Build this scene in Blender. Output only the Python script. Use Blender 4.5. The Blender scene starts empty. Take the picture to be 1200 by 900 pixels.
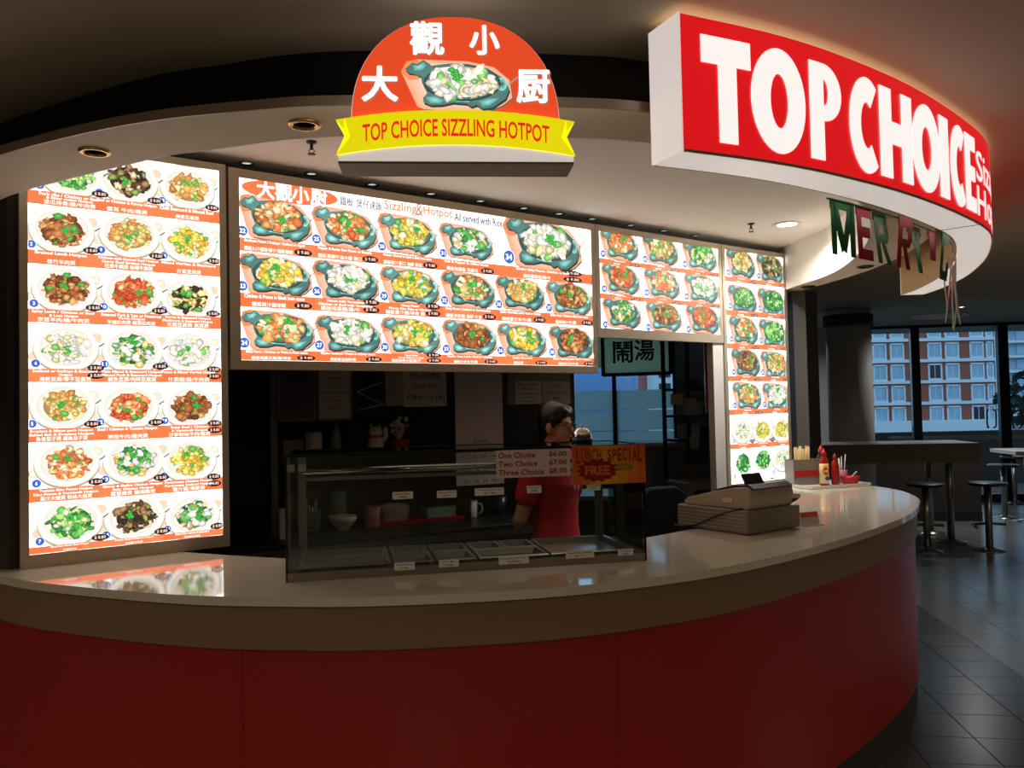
import bpy, bmesh, math, random
from mathutils import Vector, Matrix
from math import sin, cos, pi, radians, sqrt, atan2

# ------------------------------------------------------------------ camera, world, exposure
sc = bpy.context.scene
COL = sc.collection
FPX, PITCH, ROLL, CAMZ = 970.0, radians(1.7), radians(-1.26), 1.6
cam_data = bpy.data.cameras.new('camera')
cam_data.sensor_width = 36.0
cam_data.lens = FPX / 1200 * 36.0
cam_data.clip_end = 600
cam_obj = bpy.data.objects.new('camera', cam_data)
COL.objects.link(cam_obj)
CAMROT = Matrix.Rotation(pi / 2 + PITCH, 3, 'X') @ Matrix.Rotation(ROLL, 3, 'Z')
cam_obj.matrix_world = Matrix.Translation((0, 0, CAMZ)) @ CAMROT.to_4x4()
sc.camera = cam_obj

world = bpy.data.worlds.new('overcast_dusk')
sc.world = world
world.use_nodes = True
wn = world.node_tree
wn.nodes['Background'].inputs[0].default_value = (0.42, 0.68, 0.94, 1)
wn.nodes['Background'].inputs[1].default_value = 1.2

sc.view_settings.view_transform = 'Standard'
sc.view_settings.look = 'None'
sc.view_settings.exposure = 0.5
sc.view_settings.gamma = 1.0
sc.view_settings.use_curve_mapping = False


def area_lamp(name, loc, size, power, color, rot=(0, 0, 0)):
    d = bpy.data.lights.new(name, 'AREA')
    d.shape = 'DISK'
    d.size = size
    d.energy = power
    d.color = color
    o = bpy.data.objects.new(name, d)
    o.location = loc
    o.rotation_euler = rot
    COL.objects.link(o)
    return o


# ------------------------------------------------------------------ pixel to place helpers
def ray(x, y):
    return CAMROT @ Vector(((x - 600) / FPX, -(y - 450) / FPX, -1))


def pz(x, y, z):                      # point of the pixel on the level plane z
    d = ray(x, y)
    return Vector((0, 0, CAMZ)) + d * ((z - CAMZ) / d.z)


def py(x, y, Y):                      # point of the pixel at distance Y
    d = ray(x, y)
    return Vector((0, 0, CAMZ)) + d * (Y / d.y)


def proj(p):
    q = CAMROT.transposed() @ (Vector(p) - Vector((0, 0, CAMZ)))
    return 600 + FPX * q.x / -q.z, 450 - FPX * q.y / -q.z


# ------------------------------------------------------------------ colours and materials
def lin(c):
    c = c / 255.0
    return c / 12.92 if c <= 0.04045 else ((c + 0.055) / 1.055) ** 2.4


def rgb(r, g=None, b=None):
    if g is None:
        r, g, b = r
    return (lin(r), lin(g), lin(b), 1.0)


MATS = {}


def mat(name, col, rough=0.5, metal=0.0, var=0.06, scale=8.0, bump=0.0, stretch=None, emit=0.0, spec=0.5, coat=0.0, alpha=1.0):
    if name in MATS:
        return MATS[name]
    m = bpy.data.materials.new(name)
    m.use_nodes = True
    nt = m.node_tree
    b = nt.nodes['Principled BSDF']
    c = rgb(col)
    tc = nt.nodes.new('ShaderNodeTexCoord')
    mp = nt.nodes.new('ShaderNodeMapping')
    nz = nt.nodes.new('ShaderNodeTexNoise')
    nz.inputs['Scale'].default_value = scale
    nz.inputs['Detail'].default_value = 4
    if stretch:
        mp.inputs['Scale'].default_value = stretch
    nt.links.new(tc.outputs['Object'], mp.inputs[0])
    nt.links.new(mp.outputs[0], nz.inputs['Vector'])
    rp = nt.nodes.new('ShaderNodeMix')
    rp.data_type = 'RGBA'
    rp.inputs[6].default_value = tuple(max(0, v * (1 - var)) for v in c[:3]) + (1,)
    rp.inputs[7].default_value = tuple(min(1, v * (1 + var)) for v in c[:3]) + (1,)
    nt.links.new(nz.outputs['Fac'], rp.inputs[0])
    nt.links.new(rp.outputs[2], b.inputs['Base Color'])
    b.inputs['Roughness'].default_value = rough
    b.inputs['Metallic'].default_value = metal
    b.inputs['Specular IOR Level'].default_value = spec
    b.inputs['Coat Weight'].default_value = coat
    b.inputs['Coat Roughness'].default_value = 0.08
    if emit:
        b.inputs['Emission Color'].default_value = c
        b.inputs['Emission Strength'].default_value = emit
    if alpha < 1:
        b.inputs['Alpha'].default_value = alpha
    if bump:
        bp = nt.nodes.new('ShaderNodeBump')
        bp.inputs['Strength'].default_value = bump
        bp.inputs['Distance'].default_value = 0.004
        nt.links.new(nz.outputs['Fac'], bp.inputs['Height'])
        nt.links.new(bp.outputs[0], b.inputs['Normal'])
    MATS[name] = m
    return m


def glass_mat(name, tint, rough=0.0, trans=0.92):
    # thin pane: mostly straight-through, a little mirror
    m = bpy.data.materials.new(name)
    m.use_nodes = True
    nt = m.node_tree
    nt.nodes.clear()
    out = nt.nodes.new('ShaderNodeOutputMaterial')
    tr = nt.nodes.new('ShaderNodeBsdfTransparent')
    tr.inputs[0].default_value = tuple(tint) + (1,)
    gl = nt.nodes.new('ShaderNodeBsdfGlossy')
    gl.inputs['Roughness'].default_value = rough
    gl.inputs[0].default_value = (0.9, 0.95, 0.93, 1)
    fr = nt.nodes.new('ShaderNodeFresnel')
    fr.inputs[0].default_value = 1.55
    mx = nt.nodes.new('ShaderNodeMixShader')
    nt.links.new(fr.outputs[0], mx.inputs[0])
    nt.links.new(tr.outputs[0], mx.inputs[1])
    nt.links.new(gl.outputs[0], mx.inputs[2])
    nt.links.new(mx.outputs[0], out.inputs[0])
    MATS[name] = m
    return m


def print_mat(name, strength, lit=True):
    # printed sheet: colours come with the print; lit = backlit film
    m = bpy.data.materials.new(name)
    m.use_nodes = True
    nt = m.node_tree
    b = nt.nodes['Principled BSDF']
    at = nt.nodes.new('ShaderNodeAttribute')
    at.attribute_name = 'ink'
    tc = nt.nodes.new('ShaderNodeTexCoord')
    nz = nt.nodes.new('ShaderNodeTexNoise')
    nz.inputs['Scale'].default_value = 260 if lit else 60
    nz.inputs['Detail'].default_value = 2
    nt.links.new(tc.outputs['Object'], nz.inputs['Vector'])
    mr = nt.nodes.new('ShaderNodeMapRange')
    mr.inputs[3].default_value = 0.86
    mr.inputs[4].default_value = 1.14
    nt.links.new(nz.outputs['Fac'], mr.inputs[0])
    vm = nt.nodes.new('ShaderNodeVectorMath')
    vm.operation = 'SCALE'
    nt.links.new(at.outputs['Color'], vm.inputs[0])
    nt.links.new(mr.outputs[0], vm.inputs['Scale'])
    if lit:
        b.inputs['Base Color'].default_value = (0.05, 0.05, 0.05, 1)
        nt.links.new(vm.outputs[0], b.inputs['Emission Color'])
        b.inputs['Emission Strength'].default_value = strength
        m.cycles.emission_sampling = 'NONE'
    else:
        nt.links.new(vm.outputs[0], b.inputs['Base Color'])
    b.inputs['Roughness'].default_value = 0.35
    MATS[name] = m
    return m


# ------------------------------------------------------------------ mesh collector
class MB:
    def __init__(self):
        self.v, self.f, self.s = [], [], []

    def add(self, vs, fs, smooth=False, M=None):
        o = len(self.v)
        for p in vs:
            p = Vector(p)
            self.v.append(M @ p if M else p)
        for f in fs:
            self.f.append([i + o for i in f])
            self.s.append(smooth)
        return self

    def box(self, c, d, rz=0.0, bev=0.0, M=None):
        x, y, z = d[0] / 2, d[1] / 2, d[2] / 2
        T = Matrix.Translation(c) @ Matrix.Rotation(rz, 4, 'Z')
        if M:
            T = M @ T
        if bev <= 0:
            vs = [(sx * x, sy * y, sz * z) for sz in (-1, 1) for sx, sy in ((-1, -1), (1, -1), (1, 1), (-1, 1))]
            fs = [(3, 2, 1, 0), (4, 5, 6, 7), (0, 1, 5, 4), (1, 2, 6, 5), (2, 3, 7, 6), (3, 0, 4, 7)]
            return self.add(vs, fs, False, T)
        b = min(bev, x * .9, y * .9, z * .9)
        vs, fs = [], []
        rings = [(-z, b), (-z + b, 0), (z - b, 0), (z, b)]
        for zz, i in rings:
            a, c2 = x - i, y - i
            k = b
            ring = [(-a + k, -c2), (a - k, -c2), (a, -c2 + k), (a, c2 - k), (a - k, c2), (-a + k, c2), (-a, c2 - k), (-a, -c2 + k)]
            vs += [(p[0], p[1], zz) for p in ring]
        for r in range(3):
            for i in range(8):
                j = (i + 1) % 8
                fs.append((r * 8 + i, r * 8 + j, r * 8 + 8 + j, r * 8 + 8 + i))
        fs.append(tuple(range(7, -1, -1)))
        fs.append(tuple(range(24, 32)))
        return self.add(vs, fs, False, T)

    def tube(self, pts, r, n=10, cap=True, smooth=True, M=None):
        pts = [Vector(p) for p in pts]
        rs = r if isinstance(r, (list, tuple)) else [r] * len(pts)
        vs, fs = [], []
        up = None
        for i, p in enumerate(pts):
            t = (pts[min(i + 1, len(pts) - 1)] - pts[max(i - 1, 0)])
            t.normalize()
            if up is None:
                up = Vector((0, 0, 1)) if abs(t.z) < .9 else Vector((1, 0, 0))
            a = t.cross(up)
            if a.length < 1e-5:
                a = t.orthogonal()
            a.normalize()
            b = a.cross(t)
            b.normalize()
            up = b
            for k in range(n):
                w = 2 * pi * k / n
                vs.append(p + (a * cos(w) + b * sin(w)) * rs[i])
        for i in range(len(pts) - 1):
            for k in range(n):
                j = (k + 1) % n
                fs.append((i * n + k, i * n + j, (i + 1) * n + j, (i + 1) * n + k))
        if cap:
            fs.append(tuple(range(n - 1, -1, -1)))
            fs.append(tuple((len(pts) - 1) * n + k for k in range(n)))
        return self.add(vs, fs, smooth, M)

    def lathe(self, prof, n=24, c=(0, 0, 0), smooth=True, sx=1.0, sy=1.0, M=None):
        vs, fs = [], []
        for r, z in prof:
            for k in range(n):
                w = 2 * pi * k / n
                vs.append((c[0] + r * cos(w) * sx, c[1] + r * sin(w) * sy, c[2] + z))
        for i in range(len(prof) - 1):
            for k in range(n):
                j = (k + 1) % n
                fs.append((i * n + k, i * n + j, (i + 1) * n + j, (i + 1) * n + k))
        if prof[0][0] > 1e-6:
            fs.append(tuple(range(n - 1, -1, -1)))
        if prof[-1][0] > 1e-6:
            fs.append(tuple((len(prof) - 1) * n + k for k in range(n)))
        return self.add(vs, fs, smooth, M)

    def ell(self, c, r, n=16, m=10, M=None):
        prof = [(max(1e-4, sin(pi * i / m)), -cos(pi * i / m)) for i in range(m + 1)]
        T = Matrix.Translation(c) @ Matrix.Diagonal((r[0], r[1], r[2], 1))
        if M:
            T = M @ T
        return self.lathe(prof, n, M=T)

    def prism(self, poly, z0, z1, M=None):
        n = len(poly)
        vs = [(p[0], p[1], z0) for p in poly] + [(p[0], p[1], z1) for p in poly]
        fs = [tuple(range(n - 1, -1, -1)), tuple(range(n, 2 * n))]
        for i in range(n):
            j = (i + 1) % n
            fs.append((i, j, n + j, n + i))
        return self.add(vs, fs, False, M)

    def plate(self, poly, y0, y1, M=None):      # outline drawn in x-z, thickness along y
        n = len(poly)
        vs = [(p[0], y0, p[1]) for p in poly] + [(p[0], y1, p[1]) for p in poly]
        fs = [tuple(range(n)), tuple(range(2 * n - 1, n - 1, -1))]
        for i in range(n):
            j = (i + 1) % n
            fs.append((j, i, n + i, n + j))
        return self.add(vs, fs, False, M)

    def ribbon(self, A, B, z0, z1, closed_ends=True):   # solid between two plan curves
        n = len(A)
        vs = []
        for z in (z0, z1):
            vs += [(p[0], p[1], z) for p in A] + [(p[0], p[1], z) for p in B]
        fs = []
        N = 2 * n
        for i in range(n - 1):
            fs.append((i, n + i, n + i + 1, i + 1))
            fs.append((N + i, N + i + 1, N + n + i + 1, N + n + i))
            fs.append((i, i + 1, N + i + 1, N + i))
            fs.append((n + i + 1, n + i, N + n + i, N + n + i + 1))
        if closed_ends:
            fs.append((0, N, N + n, n))
            fs.append((n - 1, 2 * n - 1, N + 2 * n - 1, N + n - 1))
        return self.add(vs, fs)

    def build(self, name, material, parent=None, bevel=0.0, recalc=True):
        me = bpy.data.meshes.new(name)
        me.from_pydata([tuple(p) for p in self.v], [], self.f)
        me.polygons.foreach_set('use_smooth', self.s)
        if recalc:
            bm = bmesh.new()
            bm.from_mesh(me)
            bmesh.ops.recalc_face_normals(bm, faces=bm.faces)
            bm.to_mesh(me)
            bm.free()
        me.materials.append(MATS[material] if isinstance(material, str) else material)
        me.update()
        o = bpy.data.objects.new(name, me)
        COL.objects.link(o)
        if parent:
            o.parent = parent
        if bevel:
            md = o.modifiers.new('edge', 'BEVEL')
            md.width = bevel
            md.segments = 2
            md.limit_method = 'ANGLE'
        return o


def tag(o, label, cat, group=None):
    o['label'] = label
    o['category'] = cat
    if group:
        o['group'] = group
    return o


def thing(name, label, cat, loc=(0, 0, 0), rz=0.0, group=None):
    o = bpy.data.objects.new(name, None)
    o.empty_display_size = 0.1
    COL.objects.link(o)
    o.location = loc
    o.rotation_euler = (0, 0, rz)
    return tag(o, label, cat, group)


def struct(o):
    o['kind'] = 'structure'
    return o


def copy_tree(o, parent=None):
    c = o.copy()
    COL.objects.link(c)
    c.parent = parent
    for ch in o.children:
        copy_tree(ch, c)
    return c


def smooth_curve(P, n=8):
    out = []
    for i in range(len(P) - 1):
        p0, p1, p2, p3 = P[max(i - 1, 0)], P[i], P[i + 1], P[min(i + 2, len(P) - 1)]
        for k in range(n):
            t = k / n
            q = []
            for a in range(2):
                q.append(.5 * (2 * p1[a] + (p2[a] - p0[a]) * t + (2 * p0[a] - 5 * p1[a] + 4 * p2[a] - p3[a]) * t * t + (3 * p1[a] - p0[a] - 3 * p2[a] + p3[a]) * t ** 3))
            out.append(tuple(q))
    out.append(tuple(P[-1]))
    return out


def resample(P, step):
    out = [P[0]]
    acc = 0
    for i in range(len(P) - 1):
        a, b = Vector(P[i]), Vector(P[i + 1])
        L = (b - a).length
        d = step - acc
        while d <= L:
            q = a + (b - a) * (d / L)
            out.append((q.x, q.y))
            d += step
        acc = L - (d - step)
    out.append(P[-1])
    return out


def offset(P, d):                     # d > 0: to the left of travel
    out = []
    for i in range(len(P)):
        a, b = Vector(P[max(i - 1, 0)]), Vector(P[min(i + 1, len(P) - 1)])
        t = (b - a).normalized()
        out.append((P[i][0] - t.y * d, P[i][1] + t.x * d))
    return out


# ------------------------------------------------------------------ lettering
TEXT_CACHE = {}


def text_geo(s, bold=0.0, res=2):
    key = (s, bold, res)
    if key in TEXT_CACHE:
        return TEXT_CACHE[key]
    cu = bpy.data.curves.new('lettering', 'FONT')
    cu.body = s
    cu.size = 1.0
    cu.offset = bold
    cu.resolution_u = res
    ob = bpy.data.objects.new('lettering', cu)
    me = bpy.data.meshes.new_from_object(ob)
    vs = [(v.co.x, v.co.y) for v in me.vertices]
    fs = [tuple(p.vertices) for p in me.polygons]
    bpy.data.objects.remove(ob)
    bpy.data.curves.remove(cu)
    bpy.data.meshes.remove(me)
    if vs:
        x0, x1 = min(v[0] for v in vs), max(v[0] for v in vs)
        y0, y1 = min(v[1] for v in vs), max(v[1] for v in vs)
    else:
        x0 = y0 = 0
        x1 = y1 = 1
    TEXT_CACHE[key] = (vs, fs, (x0, y0, x1, y1))
    return TEXT_CACHE[key]


class Print:
    """Flat coloured shapes in a u-v sheet (u right, v up), stacked by fine steps towards the viewer."""
    def __init__(self, base=0.0004, step=0.00003):
        self.v, self.f, self.c, self.d, self.step = [], [], [], base, step

    def poly(self, pts, col, ccol=None, lift=True):
        if lift:
            self.d += self.step
        o = len(self.v)
        c = rgb(col)
        if ccol is None:
            for p in pts:
                self.v.append((p[0], -self.d, p[1]))
                self.c.append(c)
            self.f.append(list(range(o, o + len(pts))))
        else:
            cx = sum(p[0] for p in pts) / len(pts)
            cy = sum(p[1] for p in pts) / len(pts)
            self.v.append((cx, -self.d, cy))
            self.c.append(rgb(ccol))
            n = len(pts)
            for p in pts:
                self.v.append((p[0], -self.d, p[1]))
                self.c.append(c)
            for i in range(n):
                self.f.append([o, o + 1 + i, o + 1 + (i + 1) % n])

    def ell(self, cx, cy, rx, ry, col, ccol=None, n=28, rot=0.0):
        self.poly([(cx + rx * cos(a) * cos(rot) - ry * sin(a) * sin(rot), cy + rx * cos(a) * sin(rot) + ry * sin(a) * cos(rot)) for a in (2 * pi * i / n for i in range(n))], col, ccol)

    def rect(self, x0, y0, x1, y1, col):
        self.poly([(x0, y0), (x1, y0), (x1, y1), (x0, y1)], col)

    def text(self, s, cx, cy, w, h, col, bold=0.02, fit='both', res=2, bend=None, fat=0):
        if any(ord(k) > 0x2E80 for k in s) and not fat:
            # brush-like weight for Chinese: the glyph is laid down a few times, shifted a hair
            r = bold * h * .8
            n = 8 if bold > .03 else (4 if bold > .015 else 2)
            for i in range(n if bold > 0.003 else 0):
                a = 2 * pi * i / n + (.4 if n > 2 else 0)
                self.text(s, cx + cos(a) * r, cy + sin(a) * r, w, h, col, 0.0, fit, res, bend, 1)
            bold = 0.0
        vs, fs, (x0, y0, x1, y1) = text_geo(s, bold, res)
        if not vs:
            return
        self.d += self.step
        if fit == 'height':
            sy = h / max(1e-6, y1 - y0)
            sx = sy
        else:
            sx, sy = w / max(1e-6, x1 - x0), h / max(1e-6, y1 - y0)
        o = len(self.v)
        c = rgb(col)
        for x, y in vs:
            X = cx + (x - (x0 + x1) / 2) * sx
            Y = cy + (y - (y0 + y1) / 2) * sy
            if bend:
                Y += bend(X)
            self.v.append((X, -self.d, Y))
            self.c.append(c)
        for f in fs:
            self.f.append([i + o for i in f])

    def build(self, name, material, parent):
        me = bpy.data.meshes.new(name)
        me.from_pydata(self.v, [], self.f)
        at = me.color_attributes.new('ink', 'FLOAT_COLOR', 'POINT')
        at.data.foreach_set('color', [x for c in self.c for x in c])
        me.materials.append(MATS[material])
        o = bpy.data.objects.new(name, me)
        COL.objects.link(o)
        o.parent = parent
        return o

# ------------------------------------------------------------------ materials
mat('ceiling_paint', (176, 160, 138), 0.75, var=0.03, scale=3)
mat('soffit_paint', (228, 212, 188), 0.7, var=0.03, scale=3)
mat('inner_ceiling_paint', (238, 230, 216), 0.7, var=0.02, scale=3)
mat('fascia_white', (232, 228, 220), 0.6, var=0.02)
mat('black_paint', (20, 17, 16), 0.6, var=0.2)
mat('strip_metal', (176, 160, 142), 0.4, 0.3, var=0.08, scale=5)
mat('worktop_stone', (226, 214, 192), 0.06, var=0.025, scale=30, spec=0.6, coat=0.3)
mat('band_laminate', (138, 108, 78), 0.5, var=0.08, scale=6, stretch=(1, 1, 6))
mat('red_laminate', (158, 24, 18), 0.38, var=0.08, scale=4)
mat('kick_dark', (46, 44, 40), 0.55, var=0.1)
mat('board_frame', (204, 190, 168), 0.42, 0.35, var=0.05, scale=20, stretch=(1, 1, 1))
mat('board_back', (90, 88, 84), 0.6)
mat('steel', (168, 166, 160), 0.28, 0.95, var=0.06, scale=20, stretch=(1, 12, 1))
mat('steel_dark', (70, 68, 66), 0.4, 0.85, var=0.1, scale=20)
mat('chrome', (225, 222, 215), 0.08, 1.0, var=0.02)
mat('gold_ring', (214, 178, 108), 0.25, 0.9, var=0.05)
mat('lamp_dark', (60, 56, 50), 0.3, 0.6)
mat('lamp_lit', (255, 250, 240), 0.4, emit=6.0)
mat('lamp_dim', (200, 215, 208), 0.4, emit=0.26)
mat('lamp_dim_far', (255, 255, 245), 0.4, emit=4.0)
mat('wall_dark', (58, 50, 44), 0.7, var=0.1, scale=2)
mat('wall_grey', (150, 154, 154), 0.7, var=0.04, scale=2)
mat('wall_mall', (150, 135, 115), 0.75, var=0.05, scale=2)
mat('column_paint', (205, 197, 190), 0.6, var=0.04, scale=3)
mat('kitchen_wall', (104, 102, 96), 0.6, var=0.1, scale=3)
mat('kitchen_dark', (54, 50, 47), 0.55, var=0.15, scale=3)
mat('window_metal', (22, 25, 28), 0.4, 0.5, var=0.1)
mat('paper', (206, 196, 186), 0.8, var=0.05, scale=30)
mat('paper_plum', (96, 62, 72), 0.7, var=0.08, scale=20)
mat('paper_black', (24, 22, 24), 0.6)
mat('frame_grey', (120, 112, 108), 0.5)
mat('plastic_beige', (182, 164, 138), 0.45, var=0.05, scale=10)
mat('plastic_grey', (126, 118, 106), 0.5, var=0.05, scale=10)
mat('plastic_black', (22, 20, 20), 0.4, var=0.1)
mat('plastic_white', (225, 222, 214), 0.4, var=0.03)
mat('plastic_red', (196, 30, 26), 0.35, var=0.06)
mat('plastic_green', (150, 196, 176), 0.4, var=0.05)
mat('plastic_pink', (196, 120, 120), 0.4, var=0.05)
mat('ceramic', (228, 220, 206), 0.25, var=0.04, scale=12)
mat('ceramic_dark', (36, 34, 34), 0.25, var=0.1)
mat('wood_stick', (216, 184, 128), 0.6, var=0.12, scale=12, stretch=(10, 10, 1))
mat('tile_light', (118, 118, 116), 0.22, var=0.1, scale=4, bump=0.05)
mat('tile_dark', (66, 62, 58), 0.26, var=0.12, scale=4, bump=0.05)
mat('grout', (46, 44, 42), 0.8)
mat('table_laminate', (150, 138, 122), 0.4, var=0.04)
mat('stool_seat', (60, 44, 40), 0.35, var=0.1)
mat('sign_white', (250, 240, 232), 0.4, emit=0.37, var=0.02)
mat('sign_end', (250, 240, 236), 0.4, emit=0.39, var=0.02)
mat('sign_top', (255, 238, 200), 0.4, emit=0.8, var=0.02)
mat('sign_red', (228, 22, 28), 0.3, emit=0.57, var=0.05, scale=2)
mat('sign_letter', (255, 250, 246), 0.35, emit=0.64, var=0.02)
mat('sign_back', (196, 158, 108), 0.6, var=0.08)
mat('sign_seam', (60, 30, 28), 0.6)
mat('dome_red', (235, 78, 40), 0.35, emit=0.62, var=0.06, scale=3)
mat('ribbon_yellow', (238, 226, 12), 0.35, emit=0.6, var=0.03)
mat('board_panel', (250, 253, 255), 0.3, emit=2.6, var=0.012, scale=4)
mat('foil_green', (16, 120, 58), 0.28, 0.55, var=0.35, scale=14)
mat('foil_red', (190, 24, 40), 0.28, 0.55, var=0.35, scale=14)
mat('ribbon_string', (210, 206, 198), 0.6)
mat('skin', (196, 146, 112), 0.55, var=0.05, scale=14)
mat('hair', (16, 12, 11), 0.4, var=0.3, scale=60, stretch=(1, 1, 4))
mat('shirt_red', (200, 26, 40), 0.8, var=0.1, scale=18, bump=0.1)
mat('trousers_dark', (30, 28, 32), 0.85, var=0.15)
mat('sauce_red', (166, 28, 16), 0.3, var=0.08)
mat('label_cream', (236, 206, 150), 0.5, var=0.04)
mat('brick_far', (150, 84, 66), 0.85, var=0.1, scale=3)
mat('white_far', (206, 214, 220), 0.8, var=0.04)
mat('pane_far', (150, 178, 196), 0.5, var=0.25, scale=0.7)
mat('pane_black', (20, 16, 20), 0.3)
mat('tower_far', (150, 170, 186), 0.7, var=0.05)
mat('tower_blue', (90, 130, 176), 0.4, var=0.1, scale=0.3)
mat('tower_red', (156, 70, 66), 0.8, var=0.08)
mat('leaf_dark', (26, 40, 30), 0.9, var=0.3, scale=3)
mat('parapet', (74, 64, 58), 0.85, var=0.1)
mat('asphalt', (70, 72, 74), 0.9, var=0.1)
mat('frost', (120, 150, 158), 0.6, var=0.03, scale=2)
mat('green_wall', (120, 150, 116), 0.6, var=0.1)
mat('scroll_paper', (190, 204, 180), 0.7, var=0.04)
glass_mat('glass_case', (0.93, 0.96, 0.95))
glass_mat('glass_window', (0.86, 0.92, 0.94))
print_mat('backlit_print', 1.05)
print_mat('paper_print', 1.0, lit=False)

# frosted film: half see-through scatter
fm = MATS['frost']
nt = fm.node_tree
b0 = nt.nodes['Principled BSDF']
tl = nt.nodes.new('ShaderNodeBsdfTranslucent')
tl.inputs[0].default_value = (0.80, 0.90, 0.90, 1)
mx = nt.nodes.new('ShaderNodeMixShader')
mx.inputs[0].default_value = 0.85
nt.links.new(b0.outputs[0], mx.inputs[1])
nt.links.new(tl.outputs[0], mx.inputs[2])
nt.links.new(mx.outputs[0], nt.nodes['Material Output'].inputs[0])
# the calligraphy cloth lets the window light through
nt = MATS['scroll_paper'].node_tree
b0 = nt.nodes['Principled BSDF']
tl = nt.nodes.new('ShaderNodeBsdfTranslucent')
tl.inputs[0].default_value = (0.90, 0.92, 0.72, 1)
mx = nt.nodes.new('ShaderNodeMixShader')
mx.inputs[0].default_value = 0.78
nt.links.new(b0.outputs[0], mx.inputs[1])
nt.links.new(tl.outputs[0], mx.inputs[2])
nt.links.new(mx.outputs[0], nt.nodes['Material Output'].inputs[0])

# floor beyond the built tiles
tm = bpy.data.materials.new('floor_tiles_far')
tm.use_nodes = True
nt = tm.node_tree
bs = nt.nodes['Principled BSDF']
tc = nt.nodes.new('ShaderNodeTexCoord')
mp = nt.nodes.new('ShaderNodeMapping')
mp.inputs['Rotation'].default_value = (0, 0, radians(7.9))
bk = nt.nodes.new('ShaderNodeTexBrick')
bk.offset = 0.0
bk.inputs['Color1'].default_value = rgb(118, 118, 116)
bk.inputs['Color2'].default_value = rgb(110, 110, 109)
bk.inputs['Mortar'].default_value = rgb(60, 58, 56)
bk.inputs['Scale'].default_value = 1.0
bk.inputs['Mortar Size'].default_value = 0.004
bk.inputs['Brick Width'].default_value = 0.3125
bk.inputs['Row Height'].default_value = 0.305
nt.links.new(tc.outputs['Object'], mp.inputs[0])
nt.links.new(mp.outputs[0], bk.inputs['Vector'])
nt.links.new(bk.outputs['Color'], bs.inputs['Base Color'])
bs.inputs['Roughness'].default_value = 0.25
MATS['floor_tiles_far'] = tm

# ------------------------------------------------------------------ structure: floor
GA = radians(-7.9)                               # turn of the building grid
GX, GY = Vector((cos(GA), sin(GA))), Vector((-sin(GA), cos(GA)))


def grid(l, d):                                  # across, along
    p = GX * l + GY * d
    return p.x, p.y


floor = MB().box((2.0, 5.0, -0.056), (30, 26, 0.10)).build('floor', 'floor_tiles_far')
struct(floor)
TILE = {}
for nm in ('tile_light', 'tile_dark'):
    t = MB().box((0, 0, 0), (0.3105, 0.303, 0.009), bev=0.0015)
    o = t.build('tile', nm, floor)
    TILE[nm] = o.data
    bpy.data.objects.remove(o)
cells = []
for i in range(-4, 26):
    for j in range(2, 40):
        l, d = 1.265 + 0.3125 * (i + .5), 6.04 + 0.305 * (j - 14 + .5)
        x, y = grid(l, d)
        px, py_ = proj((x, y, 0))
        if y > 1 and 940 < px < 1260 and 600 < py_ < 960:
            # keep those outside the counter plinth
            if (x + 0.45) ** 2 / 2.35 ** 2 + (y - 5.1) ** 2 / 2.25 ** 2 > 1.0:
                cells.append((y, x, l))
cells.sort()
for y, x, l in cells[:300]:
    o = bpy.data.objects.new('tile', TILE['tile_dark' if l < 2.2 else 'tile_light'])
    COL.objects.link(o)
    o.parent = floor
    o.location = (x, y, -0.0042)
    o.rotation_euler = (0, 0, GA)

# ------------------------------------------------------------------ structure: bulkhead over the stall
SO = smooth_curve([(-4.1, 5.6), (-3.55, 4.45), (-2.85, 3.5), (-2.15, 2.86), (-1.534, 2.482), (-1.045, 2.249), (-.673, 2.161), (-.408, 2.14), (.153, 2.187), (.414, 2.247), (.80, 2.41), (1.25, 2.73), (1.68, 3.22), (2.0, 3.86), (2.17, 4.5), (2.2, 5.07), (2.14, 5.6), (2.05, 6.165), (1.95, 6.9)], 6)
SI = smooth_curve([(-3.7, 5.6), (-3.2, 4.6), (-2.52, 3.7), (-1.95, 3.08), (-1.679, 2.861), (-1.127, 2.555), (-.896, 2.469), (-.49, 2.372), (.193, 2.433), (.459, 2.506), (.84, 2.70), (1.2, 3.02), (1.52, 3.47), (1.78, 4.05), (1.95, 4.66), (2.02, 5.2), (1.98, 5.65), (1.93, 6.165), (1.85, 6.9)], 6)
ZC, ZI, ZS = 2.622, 2.70, 2.40
SR = [tuple(Vector(a).lerp(Vector(b), 0.75)) for a, b in zip(SO, SI)]       # back of the dark recess
m = MB().ribbon(SO, SI, ZS, ZS + 0.025)
soffit = struct(m.build('wall_soffit', 'soffit_paint'))
struct(MB().ribbon(offset(SO, -0.006), SO, ZS - 0.001, ZS + 0.026).build('trim_1', 'strip_metal'))
struct(MB().ribbon(SR, SI, ZS + 0.025, ZI + 0.02).build('wall_recess', 'black_paint'))
struct(MB().ribbon(offset(SI, 0.001), offset(SI, 0.009), ZS, ZI).build('wall_inner_fascia', 'fascia_white'))
rc = [tuple(Vector(a).lerp(Vector(b), 0.08)) for a, b in zip(SO, SI)]
struct(MB().ribbon(rc, SR, ZS + 0.0255, ZS + 0.028).build('trim_2', 'black_paint'))

# stall ceiling
poly = list(SI) + [(1.9, 8.2), (-4.3, 9.0), (-4.3, 5.6)]
struct(MB().prism(poly, ZI, ZI + 0.05).build('ceiling_stall', 'inner_ceiling_paint'))

# mall ceiling: from the recess outwards
cx0, cy0 = -0.3, 5.2


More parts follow.
